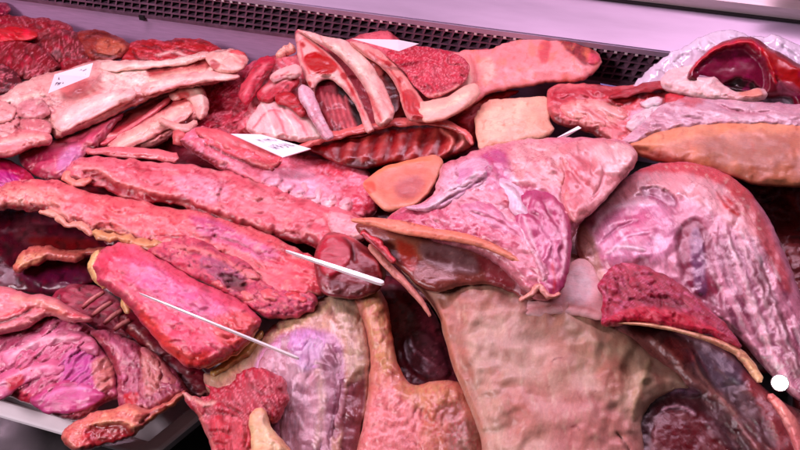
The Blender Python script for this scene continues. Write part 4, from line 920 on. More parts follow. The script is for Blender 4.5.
# maroon liver lobe
lob = piece('liver_lobe', [(314, 266), (316, 248), (324, 236), (334, 232), (350, 236), (366, 246), (380, 258), (386, 276), (376, 292), (356, 298), (334, 297), (320, 290)], .116, 9, 8, (132, 40, 44), [
      P([(318, 254), (326, 238), (340, 236), (352, 250), (342, 270), (326, 276)], (178, 36, 56), 3, .9, 3), L([(342, 236), (352, 248), (356, 264)], (90, 14, 22), 1.8, .8, -3), L([(324, 237), (346, 236), (372, 252)], (214, 92, 96), 1.8, .8, 1.5),
      P([(330, 280), (356, 284), (376, 286), (370, 296), (336, 296)], (92, 34, 30), 4, .8, -1), L([(360, 252), (376, 262), (382, 278)], (205, 84, 84), 2, .7, 1.5)], 'meat', tint=np.array([1, .75, .8]), fold=(1.5, 10, 2), smoothn=3,
      label='maroon liver lobe touching the wide white reflection streak, left of the orange skin edge', cat='liver', jit=1)

# central shoulder
shd = piece('central_shoulder', [(404, 206), (418, 204), (432, 196), (438, 180), (442, 166), (456, 160), (472, 152), (490, 146), (510, 141), (532, 138), (556, 137), (580, 137), (604, 138), (624, 142), (637, 152), (636, 164), (626, 176), (614, 190), (600, 204),
      (586, 216), (578, 226), (572, 240), (570, 256), (566, 272), (564, 286), (556, 296), (540, 300), (528, 294), (510, 276), (490, 260), (460, 248), (430, 240), (404, 232), (384, 222)], .148, 22, 20, (222, 140, 165), [
      P([(384, 216), (404, 206), (440, 204), (470, 208), (500, 222), (520, 244), (500, 246), (460, 236), (420, 230)], (200, 80, 118), 5, .85, 0),
      P([(440, 176), (456, 164), (480, 158), (490, 172), (470, 186), (448, 196), (430, 204)], (238, 185, 215), 5, .85, 2.5), L([(432, 204), (448, 190), (470, 180), (488, 166)], (245, 210, 238), 3.4, .8, 2.5), L([(446, 200), (462, 190), (480, 184)], (170, 90, 150), 1.5, .6, -2),
      P([(480, 156), (498, 150), (512, 160), (508, 184), (492, 190), (482, 174)], (190, 85, 150), 5, .75, -1),
      P([(510, 146), (550, 142), (580, 152), (576, 176), (546, 190), (516, 182)], (240, 180, 190), 9, .75, 1),
      P([(560, 164), (590, 156), (616, 152), (628, 160), (610, 184), (588, 206), (574, 214), (562, 200)], (224, 140, 140), 8, .8, 1), P([(596, 150), (624, 146), (634, 154), (620, 172), (600, 170)], (240, 190, 195), 6, .7, 2),
      L([(560, 158), (566, 176), (562, 198), (570, 214)], (185, 70, 95), 2, .6, -2.5),
      P([(520, 186), (546, 190), (560, 212), (566, 240), (556, 260), (536, 246), (524, 220)], (188, 75, 125), 8, .7, -1.5), P([(512, 186), (520, 192), (520, 212), (510, 210)], (165, 70, 110), 4, .7, -3),
      P([(530, 224), (548, 220), (562, 250), (558, 282), (544, 280), (536, 254)], (205, 120, 160), 6, .6, 2), L([(520, 228), (530, 246), (540, 266), (546, 290)], (240, 200, 225), 2.2, .7, 2),
      N(7, (246, 210, 236), .12, .45, .7, 1.4, 4, 40, 2, False, [(470, 170), (520, 160), (560, 190), (560, 240), (520, 240), (480, 210)]),
      N(5, (240, 170, 200), .15, .5, .6, .8, 5, 20, 3, True, [(400, 210), (470, 206), (520, 240), (490, 244), (420, 226)]),
      L([(500, 196), (520, 216), (534, 236)], (210, 40, 60), 2, .6), L([(548, 250), (552, 270), (556, 290)], (235, 60, 60), 2, .7), N(9, (240, 175, 195), .0, .5, .45, 1.5, 6, 30, 1.5), N(5, (190, 70, 110), .2, .5, .5, -1.2, 7, 35, 3, True), wrk(40, 2.5, 9, 2)],
      'silver', grain=-35, label='large lumpy central shoulder with lilac sheen, orange skin along its front edge', cat='meat', jit=1.6)
und = piece('wet_underside', [(356, 224), (390, 226), (430, 230), (470, 236), (500, 246), (524, 262), (536, 280), (538, 294), (526, 300), (508, 292), (486, 284), (460, 286), (440, 292), (420, 286), (402, 270), (384, 254), (366, 240)], .138, 9, 12, (128, 62, 52), [
      P([(372, 234), (400, 236), (430, 244), (420, 260), (400, 256), (384, 248)], (165, 100, 76), 6, .7, 1), P([(396, 240), (412, 246), (418, 262), (410, 272), (400, 258)], (176, 50, 36), 5, .8),
      P([(420, 244), (450, 246), (476, 258), (478, 272), (450, 272), (426, 262)], (128, 92, 92), 6, .8, 2), P([(478, 256), (510, 262), (530, 284), (520, 296), (490, 282)], (138, 44, 52), 6, .8, 0),
      N(9, (96, 38, 36), .0, .5, .6, -1, 2, 15, 2), N(4, (190, 130, 120), .3, .5, .4, 1, 3)], 'wet', shd, tint=N2)
tube('orange_skin_edge', [(352, 220), (372, 222), (400, 227), (432, 233), (462, 238), (490, 246), (510, 256), (524, 264), (532, 272)], [1.8, 4.5, 6.5, 6, 5.2, 4.2, 3.4, 2.4, 1.0], [.163, .162, .162, .162, .162, .162, .162, .160, .158], (222, 122, 100), 'skin', shd, tint=np.array([1, .75, .8]), endcol=(230, 150, 140), wob=.05)
tube('red_tendon', [(362, 232), (374, 240), (384, 250), (394, 262)], [3, 4, 4.4, 2.5], [.156, .155, .152, .15], (220, 85, 100), 'meat', shd, wob=.25)
tube('thin_skin_edge', [(370, 246), (388, 266), (404, 282), (420, 300), (430, 316)], [3.4, 4.2, 3.6, 3, 1.5], [.142, .14, .137, .134, .13], (205, 130, 112), 'skin', shd, wob=.1, tint=N2)
tube('fat_frill', [(520, 300), (532, 294), (540, 286), (548, 296), (560, 294)], [2, 3, 3, 3, 2], .163, (228, 150, 150), 'fat', shd, wob=.4)

# vertical leg with foot
vl = piece('standing_leg', [(352, 292), (360, 280), (374, 282), (384, 296), (390, 318), (394, 344), (400, 368), (412, 384), (432, 382), (452, 380), (466, 388), (474, 406), (480, 430), (484, 520), (350, 520), (358, 450), (364, 420), (368, 390), (370, 360), (366, 330), (358, 308)], .098, 15, 14, (202, 130, 108), [
      P([(360, 284), (376, 286), (386, 320), (394, 360), (384, 374), (372, 350), (366, 314)], (196, 145, 100), 6, .85, 1), L([(384, 300), (392, 336), (402, 372), (410, 386)], (200, 90, 50), 2, .8, 1),
      P([(362, 420), (380, 390), (410, 396), (420, 430), (410, 480), (364, 480)], (218, 130, 130), 10, .8, 1.5), P([(400, 384), (440, 384), (466, 398), (452, 404), (424, 410), (404, 400)], (192, 132, 96), 6, .8, 1),
      P([(436, 412), (448, 402), (462, 404), (456, 420), (440, 422)], (120, 66, 56), 7, .6, -1), P([(452, 424), (474, 420), (480, 450), (476, 480), (452, 470), (446, 444)], (120, 84, 74), 8, .7, -1),
      L([(424, 400), (434, 416), (440, 440), (452, 470)], (196, 120, 92), 5, .7, 2.5), P([(430, 424), (444, 428), (448, 450), (436, 450)], (176, 96, 74), 5, .7), N(5, (238, 165, 160), .1, .5, .5, .8, 4, 70, 2), N(6, (190, 70, 80), .2, .45, .5, -.8, 5, 70, 2, True), wrk(70, 2, 8, 2)],
      'fat', grain=-80, tint=np.array([.95, .78, .78]), label='upright leg, narrow tan shank widening to a pink foot, left of the tan neck', cat='meat', jit=1.2)

# shoulder with silverskin, lower centre-left
ls = piece('silverskin_shoulder', [(204, 374), (212, 372), (226, 366), (240, 354), (254, 342), (270, 328), (290, 314), (312, 302), (334, 292), (352, 292), (362, 304), (368, 326), (372, 356), (370, 384), (366, 412), (360, 440), (358, 520), (250, 520), (240, 450), (222, 410), (206, 388)], .090, 20, 22, (184, 150, 128), [
      P([(262, 352), (286, 332), (312, 328), (336, 336), (344, 360), (340, 400), (330, 440), (330, 500), (272, 500), (270, 440), (262, 400), (254, 372)], (178, 135, 165), 6, .92, 1),
      P([(290, 336), (312, 330), (326, 340), (322, 364), (304, 372), (290, 356)], (196, 150, 200), 7, .8, 3), P([(262, 350), (284, 340), (290, 352), (272, 368), (258, 370)], (216, 160, 195), 5, .7, 1),
      P([(322, 352), (334, 346), (344, 370), (346, 410), (336, 440), (326, 410)], (130, 66, 92), 4, .75, -1.5), P([(346, 396), (360, 372), (366, 392), (360, 440), (352, 500), (338, 500)], (104, 28, 52), 4, .9, -3),
      L([(316, 356), (322, 390), (320, 440), (318, 480)], (200, 165, 165), 4, .7, 1.5), L([(330, 352), (336, 390), (332, 430)], (150, 90, 110), 1.6, .6, -1), L([(300, 372), (296, 392), (306, 410)], (235, 200, 225), 2, .7, 1.2),
      P([(212, 376), (240, 358), (270, 334), (300, 312), (330, 300), (320, 316), (280, 334), (258, 352), (240, 368), (222, 382)], (182, 158, 122), 5, .85, 1), L([(232, 362), (252, 344), (276, 326)], (196, 60, 70), 1.4, .5),
      P([(330, 296), (352, 298), (364, 330), (366, 370), (352, 380), (346, 340), (336, 316)], (176, 158, 132), 5, .8, 1), N(5, (226, 190, 215), .15, .45, .6, 1, 4, 70, 3, False, [(262, 380), (310, 370), (320, 480), (270, 480)]),
      N(7, (140, 90, 100), .2, .5, .4, -1, 5, 75, 3, True)], 'silver', grain=-75, tint=np.array([.92, .78, .82]), gain=1.05,
      label='shoulder covered in lilac silverskin with olive fat rim, lower centre left of the upright leg', cat='meat', jit=1.2)
fr = piece('frayed_red_flap', [(180, 392), (192, 394), (202, 398), (210, 392), (206, 384), (218, 388), (230, 382), (240, 372), (256, 368), (272, 370), (284, 378), (289, 392), (286, 408), (278, 422), (262, 424), (254, 440), (256, 470), (236, 490), (218, 466), (208, 440), (200, 420), (190, 406)], .124, 12, 10, (186, 40, 70), [
      N(4.5, (238, 150, 168), .05, .45, .7, 1.6, 1, 60, 4, True), N(5, (120, 8, 34), .1, .45, .6, -1.2, 2, 40, 2), L([(182, 393), (196, 400), (206, 404), (216, 402)], (240, 190, 185), 2.4, .8, 1.5),
      P([(212, 420), (236, 418), (250, 436), (236, 460), (220, 450)], (205, 60, 75), 6, .6, 0), L([(196, 408), (206, 430), (218, 456)], (230, 140, 140), 2, .7, 1.5), wrk(50, 3, 5, 2)], 'rawcut', ls, grain=-60, jit=2.5)
piece('fat_tongue', [(250, 416), (258, 408), (266, 412), (272, 426), (284, 442), (296, 456), (300, 480), (262, 490), (252, 460), (250, 436)], .138, 8, 8, (234, 180, 160), [
      L([(260, 414), (266, 432), (280, 452)], (245, 205, 190), 3, .6, 1.5), L([(270, 424), (284, 442), (298, 458)], (200, 110, 90), 1.2, .7, -1), N(6, (215, 130, 120), .1, .5, .5, -.8, 2)], 'fat', ls)

# ---- added solids imitating two white glass reflections and a glare
def strip(name, a, b, wpx, h, label, cat, mat='reflection_white', th=.003):
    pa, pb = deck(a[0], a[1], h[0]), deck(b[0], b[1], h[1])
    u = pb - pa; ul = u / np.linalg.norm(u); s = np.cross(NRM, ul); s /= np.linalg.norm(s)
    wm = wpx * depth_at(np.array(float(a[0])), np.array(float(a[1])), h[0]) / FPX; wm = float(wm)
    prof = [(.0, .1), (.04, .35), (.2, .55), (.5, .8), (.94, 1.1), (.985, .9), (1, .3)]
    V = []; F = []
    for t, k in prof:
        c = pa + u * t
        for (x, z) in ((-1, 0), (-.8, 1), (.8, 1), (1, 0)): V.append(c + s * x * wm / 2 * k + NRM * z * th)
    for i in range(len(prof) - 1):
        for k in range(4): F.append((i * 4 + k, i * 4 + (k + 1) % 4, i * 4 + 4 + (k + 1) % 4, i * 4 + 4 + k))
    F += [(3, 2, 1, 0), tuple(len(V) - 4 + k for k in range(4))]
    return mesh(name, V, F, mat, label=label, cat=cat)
strip('wide_reflection', (286, 252), (384, 284.5), 5.5, (.165, .168), 'wide white reflection streak, built solid, from the lowest rib strip to the maroon liver lobe', 'reflection')
strip('thin_reflection', (140, 294.5), (299, 359.5), 2.3, (.152, .160), 'long thin white reflection streak, built solid, across the thick pink block onto the lilac shoulder', 'thin reflection')
lc = deck(780, 383, .19)  # centre of a glowing disc added in place of a glare
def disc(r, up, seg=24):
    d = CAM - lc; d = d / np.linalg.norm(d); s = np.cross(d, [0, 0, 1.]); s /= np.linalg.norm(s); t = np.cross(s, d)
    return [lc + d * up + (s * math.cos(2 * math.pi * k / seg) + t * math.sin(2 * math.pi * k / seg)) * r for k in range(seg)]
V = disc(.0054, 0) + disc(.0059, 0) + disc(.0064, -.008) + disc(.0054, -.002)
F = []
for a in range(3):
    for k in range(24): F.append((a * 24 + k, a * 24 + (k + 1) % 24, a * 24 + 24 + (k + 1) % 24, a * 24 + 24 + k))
sp = mesh('glare_spot', V, F, 'glare_ring', label='small white glare, added as a glowing disc, at the right edge below the big ham', cat='glare')
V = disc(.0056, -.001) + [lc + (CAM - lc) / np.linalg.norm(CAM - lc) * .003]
mesh('lens', V, [(k, (k + 1) % 24, 24) for k in range(24)], 'glare_glow', sp, sm=True)  # emissive face of the added glare disc
# ================================================================== muscles, bands and lobes that stand proud of their cut
ovals = lambda pts: [P([(x - a, y - b * .3), (x, y - b), (x + a, y + b * .2), (x, y + b)], (178, 28, 52), 1.6, .9, .6, 1) for x, y, a, b in pts]
# opened carcass: hollow, ribs, arching face, back fat, chine, marbled face
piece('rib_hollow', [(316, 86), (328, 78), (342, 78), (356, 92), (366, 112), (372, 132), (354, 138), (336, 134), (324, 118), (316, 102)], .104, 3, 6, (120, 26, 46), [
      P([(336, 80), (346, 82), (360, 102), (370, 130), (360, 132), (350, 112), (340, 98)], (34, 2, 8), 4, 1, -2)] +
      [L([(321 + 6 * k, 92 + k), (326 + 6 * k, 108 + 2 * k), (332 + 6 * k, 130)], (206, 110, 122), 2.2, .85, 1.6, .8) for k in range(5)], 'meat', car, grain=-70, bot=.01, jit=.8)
piece('loin_face', [(296, 34), (304, 34), (318, 44), (334, 58), (348, 76), (360, 98), (370, 120), (374, 130), (366, 132), (360, 116), (352, 100), (342, 88), (330, 80), (320, 82), (312, 90), (306, 80), (300, 66), (297, 50)], .112, 6, 5, (240, 172, 182), [
      P([(304, 57), (314, 52), (328, 56), (337, 65), (333, 73), (320, 74), (309, 69)], (176, 18, 46), 1.6, 1, 1.2, 1), N(3, (225, 100, 120), .2, .5, .5, 0, 4, 20, 3, False, [(304, 57), (314, 52), (328, 56), (337, 65), (333, 73), (320, 74), (309, 69)]),
      L([(300, 40), (303, 58), (310, 76)], (200, 50, 70), 1.6, .8, -1), L([(304, 38), (322, 52), (340, 70), (354, 94), (366, 120)], (190, 34, 56), 1.8, .9, -1.4, 1)] + ovals([(344, 76, 4, 4), (303, 45, 2.5, 3), (310, 84, 3, 3), (352, 92, 2.5, 5)]), 'fat', car, bot=.012, jit=.8)
piece('back_fat', [(297, 30), (310, 32), (326, 36), (344, 40), (358, 50), (372, 64), (384, 84), (392, 104), (394, 118), (384, 126), (376, 124), (372, 106), (362, 84), (348, 66), (330, 50), (312, 40)], .118, 8, 9, (248, 182, 190), [
      L([(330, 44), (352, 58), (370, 82), (382, 110)], (252, 208, 212), 4, .7, .8), L([(366, 92), (376, 110), (382, 122)], (196, 50, 66), 2.4, .8, -1), N(7, (232, 130, 140), .1, .5, .5, 0, 3, 40, 3)], 'fat', car, grain=-50, bot=.015, jit=1)
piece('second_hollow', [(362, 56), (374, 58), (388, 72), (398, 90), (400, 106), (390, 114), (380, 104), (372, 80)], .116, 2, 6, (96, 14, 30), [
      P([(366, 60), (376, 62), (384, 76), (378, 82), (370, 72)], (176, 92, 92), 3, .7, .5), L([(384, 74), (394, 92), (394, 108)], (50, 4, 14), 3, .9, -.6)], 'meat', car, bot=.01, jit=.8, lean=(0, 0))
piece('chine_edge', [(350, 42), (366, 44), (384, 54), (400, 68), (412, 84), (424, 102), (434, 120), (420, 122), (408, 120), (402, 104), (394, 84), (380, 66), (362, 54)], .122, 6, 6, (238, 158, 165), [
      P([(402, 92), (412, 90), (420, 104), (424, 118), (412, 118), (404, 106)], (186, 30, 56), 2, .9, .8), L([(364, 50), (384, 62), (398, 82), (404, 100)], (190, 40, 60), 1.6, .8, -1)] + ovals([(388, 64, 4, 3), (400, 80, 3, 3.5)]), 'fat', car, grain=-40, bot=.012, jit=1)
piece('marbled_face', [(386, 54), (400, 47), (420, 46), (444, 50), (464, 58), (470, 70), (462, 84), (446, 94), (428, 98), (414, 86), (402, 70)], .126, 5, 12, (192, 44, 74), [
      N(2.6, (238, 150, 165), .1, .5, .75, .4, 4, 60, 1.6, True), N(8, (150, 16, 46), .1, .5, .6, 0, 3), L([(424, 97), (444, 93), (460, 84)], (240, 170, 170), 1.6, .8, 1)], 'rawcut', car, grain=-30, bot=.012, jit=1)
piece('fat_roll', [(416, 104), (430, 100), (448, 96), (464, 86), (476, 84), (480, 94), (470, 106), (454, 116), (438, 121), (424, 122)], .124, 8, 9, (242, 166, 168), [L([(420, 112), (446, 106), (470, 92)], (250, 200, 196), 3, .7, 1)], 'skin', car, bot=.015, jit=.8)
piece('torn_fat', [(246, 128), (254, 112), (264, 100), (276, 98), (288, 104), (302, 114), (316, 126), (328, 138), (308, 142), (280, 140), (258, 137)], .108, 8, 8, (242, 180, 196), [
      L([(252, 130), (270, 110), (284, 114)], (205, 70, 95), 1.3, .7, -1)] + [L([(262 + 9 * k, 104 + 2 * k), (270 + 10 * k, 120 + k), (276 + 11 * k, 138)], (214, 90, 115) if k % 2 else (250, 210, 220), 1.3, .75, .8) for k in range(5)], 'fat', car, grain=-60, bot=.015, jit=1.5)
piece('torn_muscle', [(238, 94), (246, 76), (256, 62), (268, 56), (276, 60), (272, 72), (262, 84), (254, 98), (246, 106)], .108, 8, 7, (196, 50, 80), [
      L([(244, 96), (256, 74), (270, 62)], (236, 140, 155), 2, .7, 1), L([(250, 98), (262, 80), (270, 70)], (120, 10, 34), 1.6, .8, -1.4)], 'rawcut', car, grain=55, bot=.015, jit=1.4)
piece('torn_muscle', [(256, 96), (266, 82), (280, 74), (294, 72), (300, 82), (292, 92), (280, 96), (268, 104)], .112, 8, 7, (186, 34, 66), [
      L([(262, 92), (276, 82), (292, 78)], (240, 170, 180), 2.4, .8, 1), N(4, (238, 160, 175), .1, .5, .6, .6, 3, 30, 2)], 'rawcut', car, grain=30, bot=.015, jit=1.6)
piece('torn_fat', [(270, 76), (282, 68), (296, 64), (302, 70), (298, 78), (284, 80), (274, 84)], .120, 5, 5, (240, 178, 190), [L([(274, 78), (290, 72)], (190, 60, 84), 1.2, .7, -.8)], 'fat', car, grain=20, bot=.012, jit=1.3)
piece('torn_fat', [(302, 84), (312, 90), (318, 104), (326, 122), (334, 136), (324, 138), (314, 124), (304, 108), (298, 94)], .122, 6, 5, (230, 178, 205), [N(4, (200, 70, 110), .1, .5, .6, -.6, 3, 70, 2)], 'fat', car, grain=-60, bot=.012, jit=1.5)
piece('torn_muscle', [(276, 94), (290, 92), (302, 100), (308, 112), (300, 116), (288, 106), (276, 104)], .116, 6, 6, (176, 22, 54), [N(4, (236, 150, 165), .15, .5, .6, .6, 3, -20, 2)], 'rawcut', car, grain=-30, bot=.012, jit=1.4)

# central shoulder lobes
piece('muscle_lobe', [(556, 152), (572, 142), (598, 139), (622, 142), (637, 153), (634, 166), (620, 182), (604, 202), (588, 216), (574, 222), (564, 208), (560, 190), (564, 172)], 0.1610, 9, 24, (228, 150, 165), [
      P([(594, 146), (622, 144), (634, 154), (618, 174), (600, 168)], (244, 196, 208), 6, .8, .8), P([(566, 160), (584, 156), (592, 176), (580, 204), (566, 200)], (206, 96, 116), 6, .7, -.6), L([(600, 160), (604, 176), (592, 200)], (190, 84, 110), 1.4, .6, -1)], 'silver', shd, grain=-55, bot=.012, lean=(0, 0), jit=1.2)
piece('muscle_lobe', [(404, 208), (424, 203), (438, 192), (446, 178), (458, 165), (476, 158), (490, 162), (494, 174), (482, 186), (464, 196), (446, 206), (426, 212)], 0.1610, 8, 13, (232, 176, 208), [
      L([(430, 206), (452, 192), (478, 172)], (248, 216, 240), 3, .8, 1.2), L([(440, 204), (462, 192), (486, 178)], (176, 84, 140), 1.4, .7, -1.2), P([(448, 182), (464, 168), (474, 172), (458, 188)], (200, 110, 165), 3, .6)], 'silver', shd, grain=35, bot=.012, lean=(0, 0), jit=1.2)
piece('hanging_lobe', [(520, 192), (540, 188), (558, 196), (570, 218), (572, 244), (568, 272), (562, 290), (550, 297), (540, 284), (532, 262), (522, 240), (514, 214)], 0.1610, 8, 21, (190, 82, 130), [
      P([(536, 226), (552, 224), (560, 250), (556, 278), (546, 276)], (212, 130, 172), 5, .7, 1), L([(524, 216), (534, 246), (546, 284)], (242, 205, 228), 1.8, .7, .8), L([(562, 220), (566, 250), (560, 280)], (230, 175, 200), 2, .6, .6), L([(552, 262), (555, 280), (553, 292)], (220, 60, 66), 1.6, .6)], 'silver', shd, grain=-75, bot=.012, lean=(0, 0), jit=1.4)
piece('wet_fold', [(494, 180), (508, 176), (520, 184), (530, 200), (534, 216), (524, 222), (510, 212), (500, 198)], 0.1610, 7, 10, (236, 190, 222), [L([(500, 184), (514, 192), (526, 212)], (250, 222, 242), 2.4, .7, .8)], 'silver', shd, grain=-50, bot=.012, lean=(0, 0), jit=1.2)
piece('wet_fold', [(456, 206), (480, 200), (504, 208), (522, 224), (534, 244), (526, 250), (506, 240), (484, 226), (464, 218)], 0.1610, 6, 12, (222, 140, 178), [N(4, (246, 200, 226), .1, .5, .6, .5, 3, 30, 2), L([(470, 212), (500, 222), (524, 242)], (176, 60, 100), 1.4, .6, -1)], 'silver', shd, grain=-35, bot=.012, lean=(0, 0), jit=1.5)

# ham muscles
# silverskin shoulder
piece('shank_muscle', [(262, 356), (276, 342), (296, 332), (318, 330), (334, 338), (344, 362), (342, 396), (334, 430), (330, 470), (284, 470), (278, 430), (266, 400), (258, 376)], 0.1035, 9, 27, (198, 150, 172), [
      P([(290, 338), (314, 332), (324, 344), (316, 364), (300, 370)], (206, 164, 212), 7, .8, 1), P([(322, 352), (336, 352), (344, 380), (340, 420), (328, 440), (326, 400)], (140, 74, 104), 4, .7, -.6), L([(316, 360), (322, 396), (316, 450)], (206, 172, 168), 4, .6, .8),
      L([(298, 376), (292, 400), (304, 430)], (238, 206, 226), 1.6, .6, .6), L([(334, 360), (336, 400), (328, 440)], (110, 40, 70), 1.8, .6, -.8), N(4, (235, 200, 226), .2, .5, .5, .4, 3, 70, 3)], 'silver', ls, grain=-75, bot=.012, lean=(0, 0), jit=1)
# pink lobe over the top of the tan neck
piece('pink_lobe', [(516, 312), (528, 300), (546, 298), (556, 284), (566, 268), (580, 258), (594, 266), (602, 288), (606, 308), (600, 320), (580, 316), (556, 314), (536, 318)], 0.1345, 6, 18, (238, 176, 178), [
      L([(522, 312), (548, 306), (580, 308), (602, 314)], (206, 120, 116), 2, .6, -.5), P([(562, 276), (580, 266), (594, 286), (584, 302), (566, 300)], (246, 200, 204), 6, .7, .6)], 'skin', neck, tint=np.array([1, .85, .9]), bot=.012, lean=(0, 0), jit=1)
# folds in the lower left slab
piece('muscle_fold', [(0, 352), (18, 340), (44, 330), (70, 328), (90, 336), (100, 350), (92, 356), (70, 346), (48, 348), (26, 360), (8, 370)], 0.0745, 6, 12, (216, 132, 166), [L([(8, 358), (40, 340), (76, 338)], (240, 190, 208), 2.4, .7, .8), L([(10, 366), (40, 350), (70, 344)], (150, 36, 76), 1.5, .7, -1)], 'meat', slab, grain=30, bot=.012, lean=(0, 0), jit=1.6)
piece('muscle_fold', [(-20, 388), (4, 372), (30, 362), (54, 358), (66, 366), (58, 376), (36, 380), (14, 392), (0, 400)], 0.0745, 6, 12, (208, 116, 156), [L([(0, 384), (26, 370), (54, 366)], (236, 178, 204), 2.2, .7, .8), P([(6, 380), (20, 374), (24, 382), (12, 390)], (190, 26, 56), 3, .8)], 'meat', slab, grain=35, bot=.012, lean=(0, 0), jit=1.6)
piece('muscle_fold', [(30, 400), (48, 386), (68, 380), (90, 384), (104, 394), (96, 404), (80, 412), (60, 414), (44, 412)], 0.0745, 6, 13, (196, 88, 142), [L([(40, 400), (66, 388), (92, 390)], (228, 150, 196), 2.4, .6, .8)], 'meat', slab, grain=20, bot=.012, lean=(0, 0), jit=1.5)
# foreleg and curled shank anatomy
K = dict(bot=.012, lean=(0, 0))
piece('knuckle', [(206, 55), (220, 50), (236, 51), (247, 58), (245, 67), (234, 73), (218, 72), (208, 64)], 0.0955, 8, 11, (240, 176, 182), [
      P([(210, 62), (216, 60), (220, 66), (214, 70)], (176, 60, 76), 2, .8, -1.5), P([(234, 54), (244, 58), (244, 64), (236, 62)], (200, 80, 92), 3, .7), L([(216, 54), (230, 54), (242, 62)], (250, 200, 204), 2, .6, .6)], 'fat', leg, jit=1.2, **K)
piece('tendon_band', [(142, 86), (160, 77), (184, 73), (208, 71), (230, 73), (240, 77), (230, 81), (208, 83), (184, 86), (162, 91), (146, 95)], 0.0935, 7, 9, (238, 172, 182), [L([(150, 86), (190, 78), (230, 77)], (250, 204, 210), 2.5, .7, .6), L([(160, 90), (190, 84), (224, 81)], (190, 66, 86), 1.4, .6, -.6)], 'fat', leg, grain=15, jit=1.4, **K)
piece('shank_ridge', [(104, 62), (130, 60), (156, 61), (180, 57), (206, 51), (210, 56), (190, 63), (164, 67), (140, 70), (116, 72), (102, 70)], 0.0945, 6, 8, (246, 186, 194), [L([(112, 65), (150, 64), (196, 56)], (252, 214, 218), 2, .7, .6)], 'fat', leg, grain=8, jit=1.4, **K)
piece('shoulder_fold', [(54, 122), (66, 108), (88, 98), (110, 90), (130, 88), (136, 96), (120, 104), (98, 116), (76, 126), (60, 132)], 0.0955, 8, 11, (244, 184, 196), [L([(64, 120), (92, 104), (126, 94)], (252, 214, 222), 4, .7, .8), N(3, (214, 110, 130), .2, .5, .4, 0, 2, -60, 3)], 'fat', leg, grain=25, jit=1.4, **K)
for q, c in ((([(16, 108), (26, 100), (42, 100), (50, 110), (46, 118), (32, 120), (20, 118)]), (214, 140, 158)), (([(-20, 104), (0, 100), (14, 106), (14, 118), (0, 124), (-20, 124)]), (226, 156, 168)), (([(22, 120), (38, 118), (50, 124), (50, 134), (36, 136), (22, 132)]), (206, 124, 140))):
    piece('torn_fold', q, .0945, 7, 8, c, [N(4, (160, 50, 74), .1, .45, .6, -.8, 2, 20, 2), N(4, (248, 200, 208), .1, .45, .6, .8, 3, 20, 2)], 'fat', leg, grain=15, jit=1.8, **K)
piece('hooked_end', [(168, 94), (178, 87), (192, 84), (204, 90), (209, 104), (206, 116), (198, 118), (194, 108), (186, 98), (174, 101)], 0.0725, 8, 7, (240, 176, 184), [L([(176, 92), (192, 88), (202, 98), (203, 112)], (250, 206, 210), 2.2, .7, .8), P([(176, 94), (186, 90), (190, 96), (182, 100)], (206, 60, 74), 2.4, .8)], 'fat', leg2, jit=1.3, **K)
piece('shank_ridge', [(108, 147), (130, 136), (154, 120), (172, 108), (186, 104), (194, 110), (184, 120), (164, 132), (144, 142), (122, 151)], 0.0715, 7, 9, (240, 172, 178), [L([(116, 146), (150, 128), (184, 108)], (250, 204, 206), 2.6, .7, .8), L([(124, 149), (156, 134), (184, 116)], (190, 80, 96), 1.2, .7, -.8)], 'fat', leg2, grain=30, jit=1.3, **K)
piece('sinew', [(98, 142), (118, 132), (142, 116), (164, 100), (172, 98), (166, 106), (146, 120), (124, 134), (104, 146)], 0.0705, 5, 5, (206, 92, 108), [L([(106, 140), (140, 120), (166, 102)], (232, 150, 160), 1.2, .8, .6)], 'meat', leg2, grain=30, jit=1, **K)
# rib ends on the first strip
for k in range(6):
    x, y = 270 + 14.5 * k, 181 + 5.4 * k
    piece('rib_end', [(x - 7, y + 7), (x - 4, y - 5), (x + 4, y - 12), (x + 10, y - 9), (x + 9, y + 3), (x + 2, y + 10)], .0855, 7, 8, (238, 166, 190), [P([(x - 3, y + 2), (x, y - 3), (x + 3, y)], (250, 214, 230), 2, .6)], 'fat', s1, jit=1.1, lean=(2, .7), bot=.012)
piece('flank_layer', [(196, 128), (216, 129), (240, 137), (264, 146), (284, 157), (277, 168), (270, 171), (254, 166), (232, 156), (210, 144), (198, 137)], 0.0875, 6, 5, (226, 112, 128), [L([(206, 132), (240, 144), (272, 158)], (240, 150, 160), 4, .5, .5), N(5, (200, 70, 96), .2, .5, .5, -.4, 2, 20, 3)], 'meat', s1, grain=-22, jit=1.2, bot=.012, lean=(2.5, .9))
# sinewy cut folds
piece('pale_fold', [(560, 108), (574, 100), (596, 98), (616, 104), (630, 114), (622, 124), (604, 130), (582, 124), (568, 118)], .1125, 7, 11, (236, 162, 168), [L([(572, 106), (598, 106), (622, 116)], (248, 200, 206), 3, .7, .8), L([(580, 104), (598, 116), (612, 128)], (196, 70, 90), 1.2, .7, -.8)], 'silver', rb, grain=-25, jit=1.3, **K)
for q in ([(626, 124), (638, 112), (654, 106), (668, 110), (662, 118), (646, 124), (634, 132)], [(674, 104), (688, 96), (706, 96), (716, 102), (704, 110), (686, 112)], [(640, 104), (650, 98), (662, 98), (660, 104), (648, 108)]):
    piece('torn_fat', q, .118, 6, 6, (240, 205, 226), [N(4, (214, 130, 170), .1, .5, .6, -.6, 3, 20, 2)], 'fat', rb, grain=-10, jit=1.7, **K)
piece('torn_muscle', [(664, 96), (676, 92), (690, 98), (692, 106), (680, 112), (668, 108)], 0.1210, 6, 6, (200, 34, 66), [N(3, (236, 140, 160), .1, .5, .6, .4, 3)], 'rawcut', rb, jit=1.7, **K)
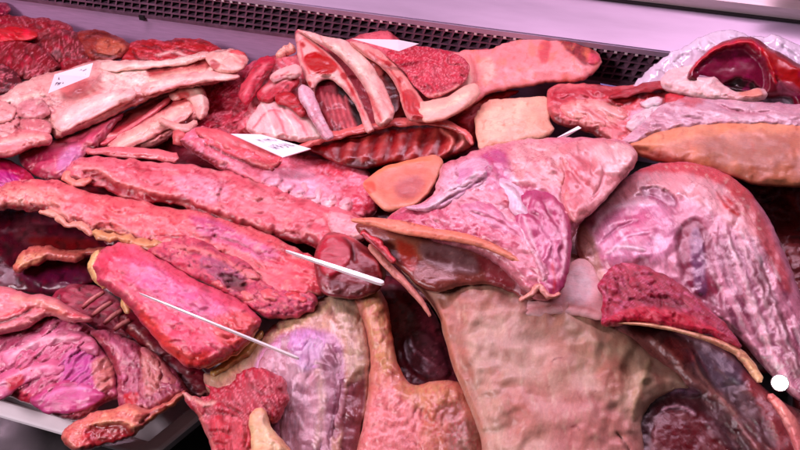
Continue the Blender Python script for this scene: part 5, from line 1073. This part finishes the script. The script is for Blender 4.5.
# veined cut folds
piece('muscle_fold', [(100, 338), (116, 337), (130, 346), (137, 362), (132, 378), (122, 384), (116, 366), (108, 350)], 0.0715, 7, 8, (196, 104, 140), [L([(106, 342), (122, 356), (130, 376)], (226, 160, 180), 2.4, .6, .8)], 'meat', pur2, grain=-60, jit=1.6, **K)
piece('muscle_fold', [(141, 348), (156, 354), (170, 368), (180, 382), (172, 392), (156, 396), (146, 386), (142, 368)], 0.0715, 7, 8, (210, 128, 140), [L([(148, 356), (162, 372), (168, 388)], (236, 176, 176), 2.8, .6, .8), N(5, (160, 60, 96), .1, .5, .5, -.6, 3, 50, 2)], 'meat', pur2, grain=-55, jit=1.6, **K)
# beaded lumps in the trimming under the lowest strip
for x, y, a, b, c in ((178, 252, 12, 6, (226, 120, 134)), (204, 262, 13, 7, (186, 84, 120)), (228, 268, 11, 7, (196, 96, 128)), (250, 274, 10, 6, (226, 128, 140)), (270, 296, 11, 7, (230, 116, 128)), (296, 298, 12, 6, (222, 92, 108)), (220, 284, 10, 6, (214, 100, 116)), (250, 296, 10, 7, (230, 130, 136))):
    q = [(x + a * math.cos(t) - b * .2 * math.sin(t), y + b * math.sin(t) + a * .35 * math.cos(t)) for t in np.linspace(0, 2 * math.pi, 9)[:-1]]
    piece('fat_lobe', q, .1105, 6, 6, c, [N(3.5, (244, 178, 184), .1, .5, .6, .5, 2, -20, 2)], 'meat', lump, grain=-25, jit=2, bot=.012, lean=(1.5, .6))

# dark meat seen in the gap between the block and the shoulder
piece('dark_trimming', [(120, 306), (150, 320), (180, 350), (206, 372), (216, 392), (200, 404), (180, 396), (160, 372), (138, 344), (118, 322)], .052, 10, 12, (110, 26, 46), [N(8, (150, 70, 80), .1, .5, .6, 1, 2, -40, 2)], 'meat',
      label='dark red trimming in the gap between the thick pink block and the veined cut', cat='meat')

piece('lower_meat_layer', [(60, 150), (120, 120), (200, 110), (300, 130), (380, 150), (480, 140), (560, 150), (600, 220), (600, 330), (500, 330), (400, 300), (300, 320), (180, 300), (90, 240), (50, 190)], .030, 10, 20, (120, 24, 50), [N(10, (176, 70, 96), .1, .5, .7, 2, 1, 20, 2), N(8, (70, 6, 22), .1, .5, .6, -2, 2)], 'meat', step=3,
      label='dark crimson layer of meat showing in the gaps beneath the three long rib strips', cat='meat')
# ------------------------------------------------------------------ camera, lights, render
cam = bpy.data.cameras.new('camera'); co = bpy.data.objects.new('camera', cam); COL.objects.link(co); S.camera = co
co.location = CAM; co.rotation_euler = Rm.to_euler()
cam.sensor_width = 36; cam.lens = FPX / 800 * 36; cam.clip_start = .02; cam.clip_end = 50

w = bpy.data.worlds.new('World'); S.world = w; w.use_nodes = True
w.node_tree.nodes['Background'].inputs[0].default_value = (.85, .70, .80, 1)
w.node_tree.nodes['Background'].inputs[1].default_value = .05

def area(name, loc, target, sx, sy, energy, col):
    l = bpy.data.lights.new(name, 'AREA'); l.shape = 'RECTANGLE'; l.size = sx; l.size_y = sy; l.energy = energy; l.color = col
    o = bpy.data.objects.new(name, l); COL.objects.link(o); o.location = loc
    o.rotation_euler = (Vector(target) - Vector(loc)).to_track_quat('-Z', 'Y').to_euler(); return o
T0 = tuple(C0)
# pink meat tubes under the canopy, along the counter
area('meat_lamp', (-.40, YB - .06, 1.15), (-.25, YB - .45, .2), 2.0, .05, 14.5, (1, .62, .84))
area('shelf_lamp', (-.1, YB + .65, 1.4), (0.05, YB + .4, .3), 1.6, .1, .45, (1, .68, .95))
# neutral shop light from the front left
area('shop_lamp', (-.80, .02, 1.05), (-.28, .52, .15), .40, .20, 7.5, (1, .78, .88))

S.view_settings.view_transform = 'Standard'; S.view_settings.look = 'None'; S.view_settings.gamma = 1
S.view_settings.exposure = 0
S.render.engine = 'CYCLES'
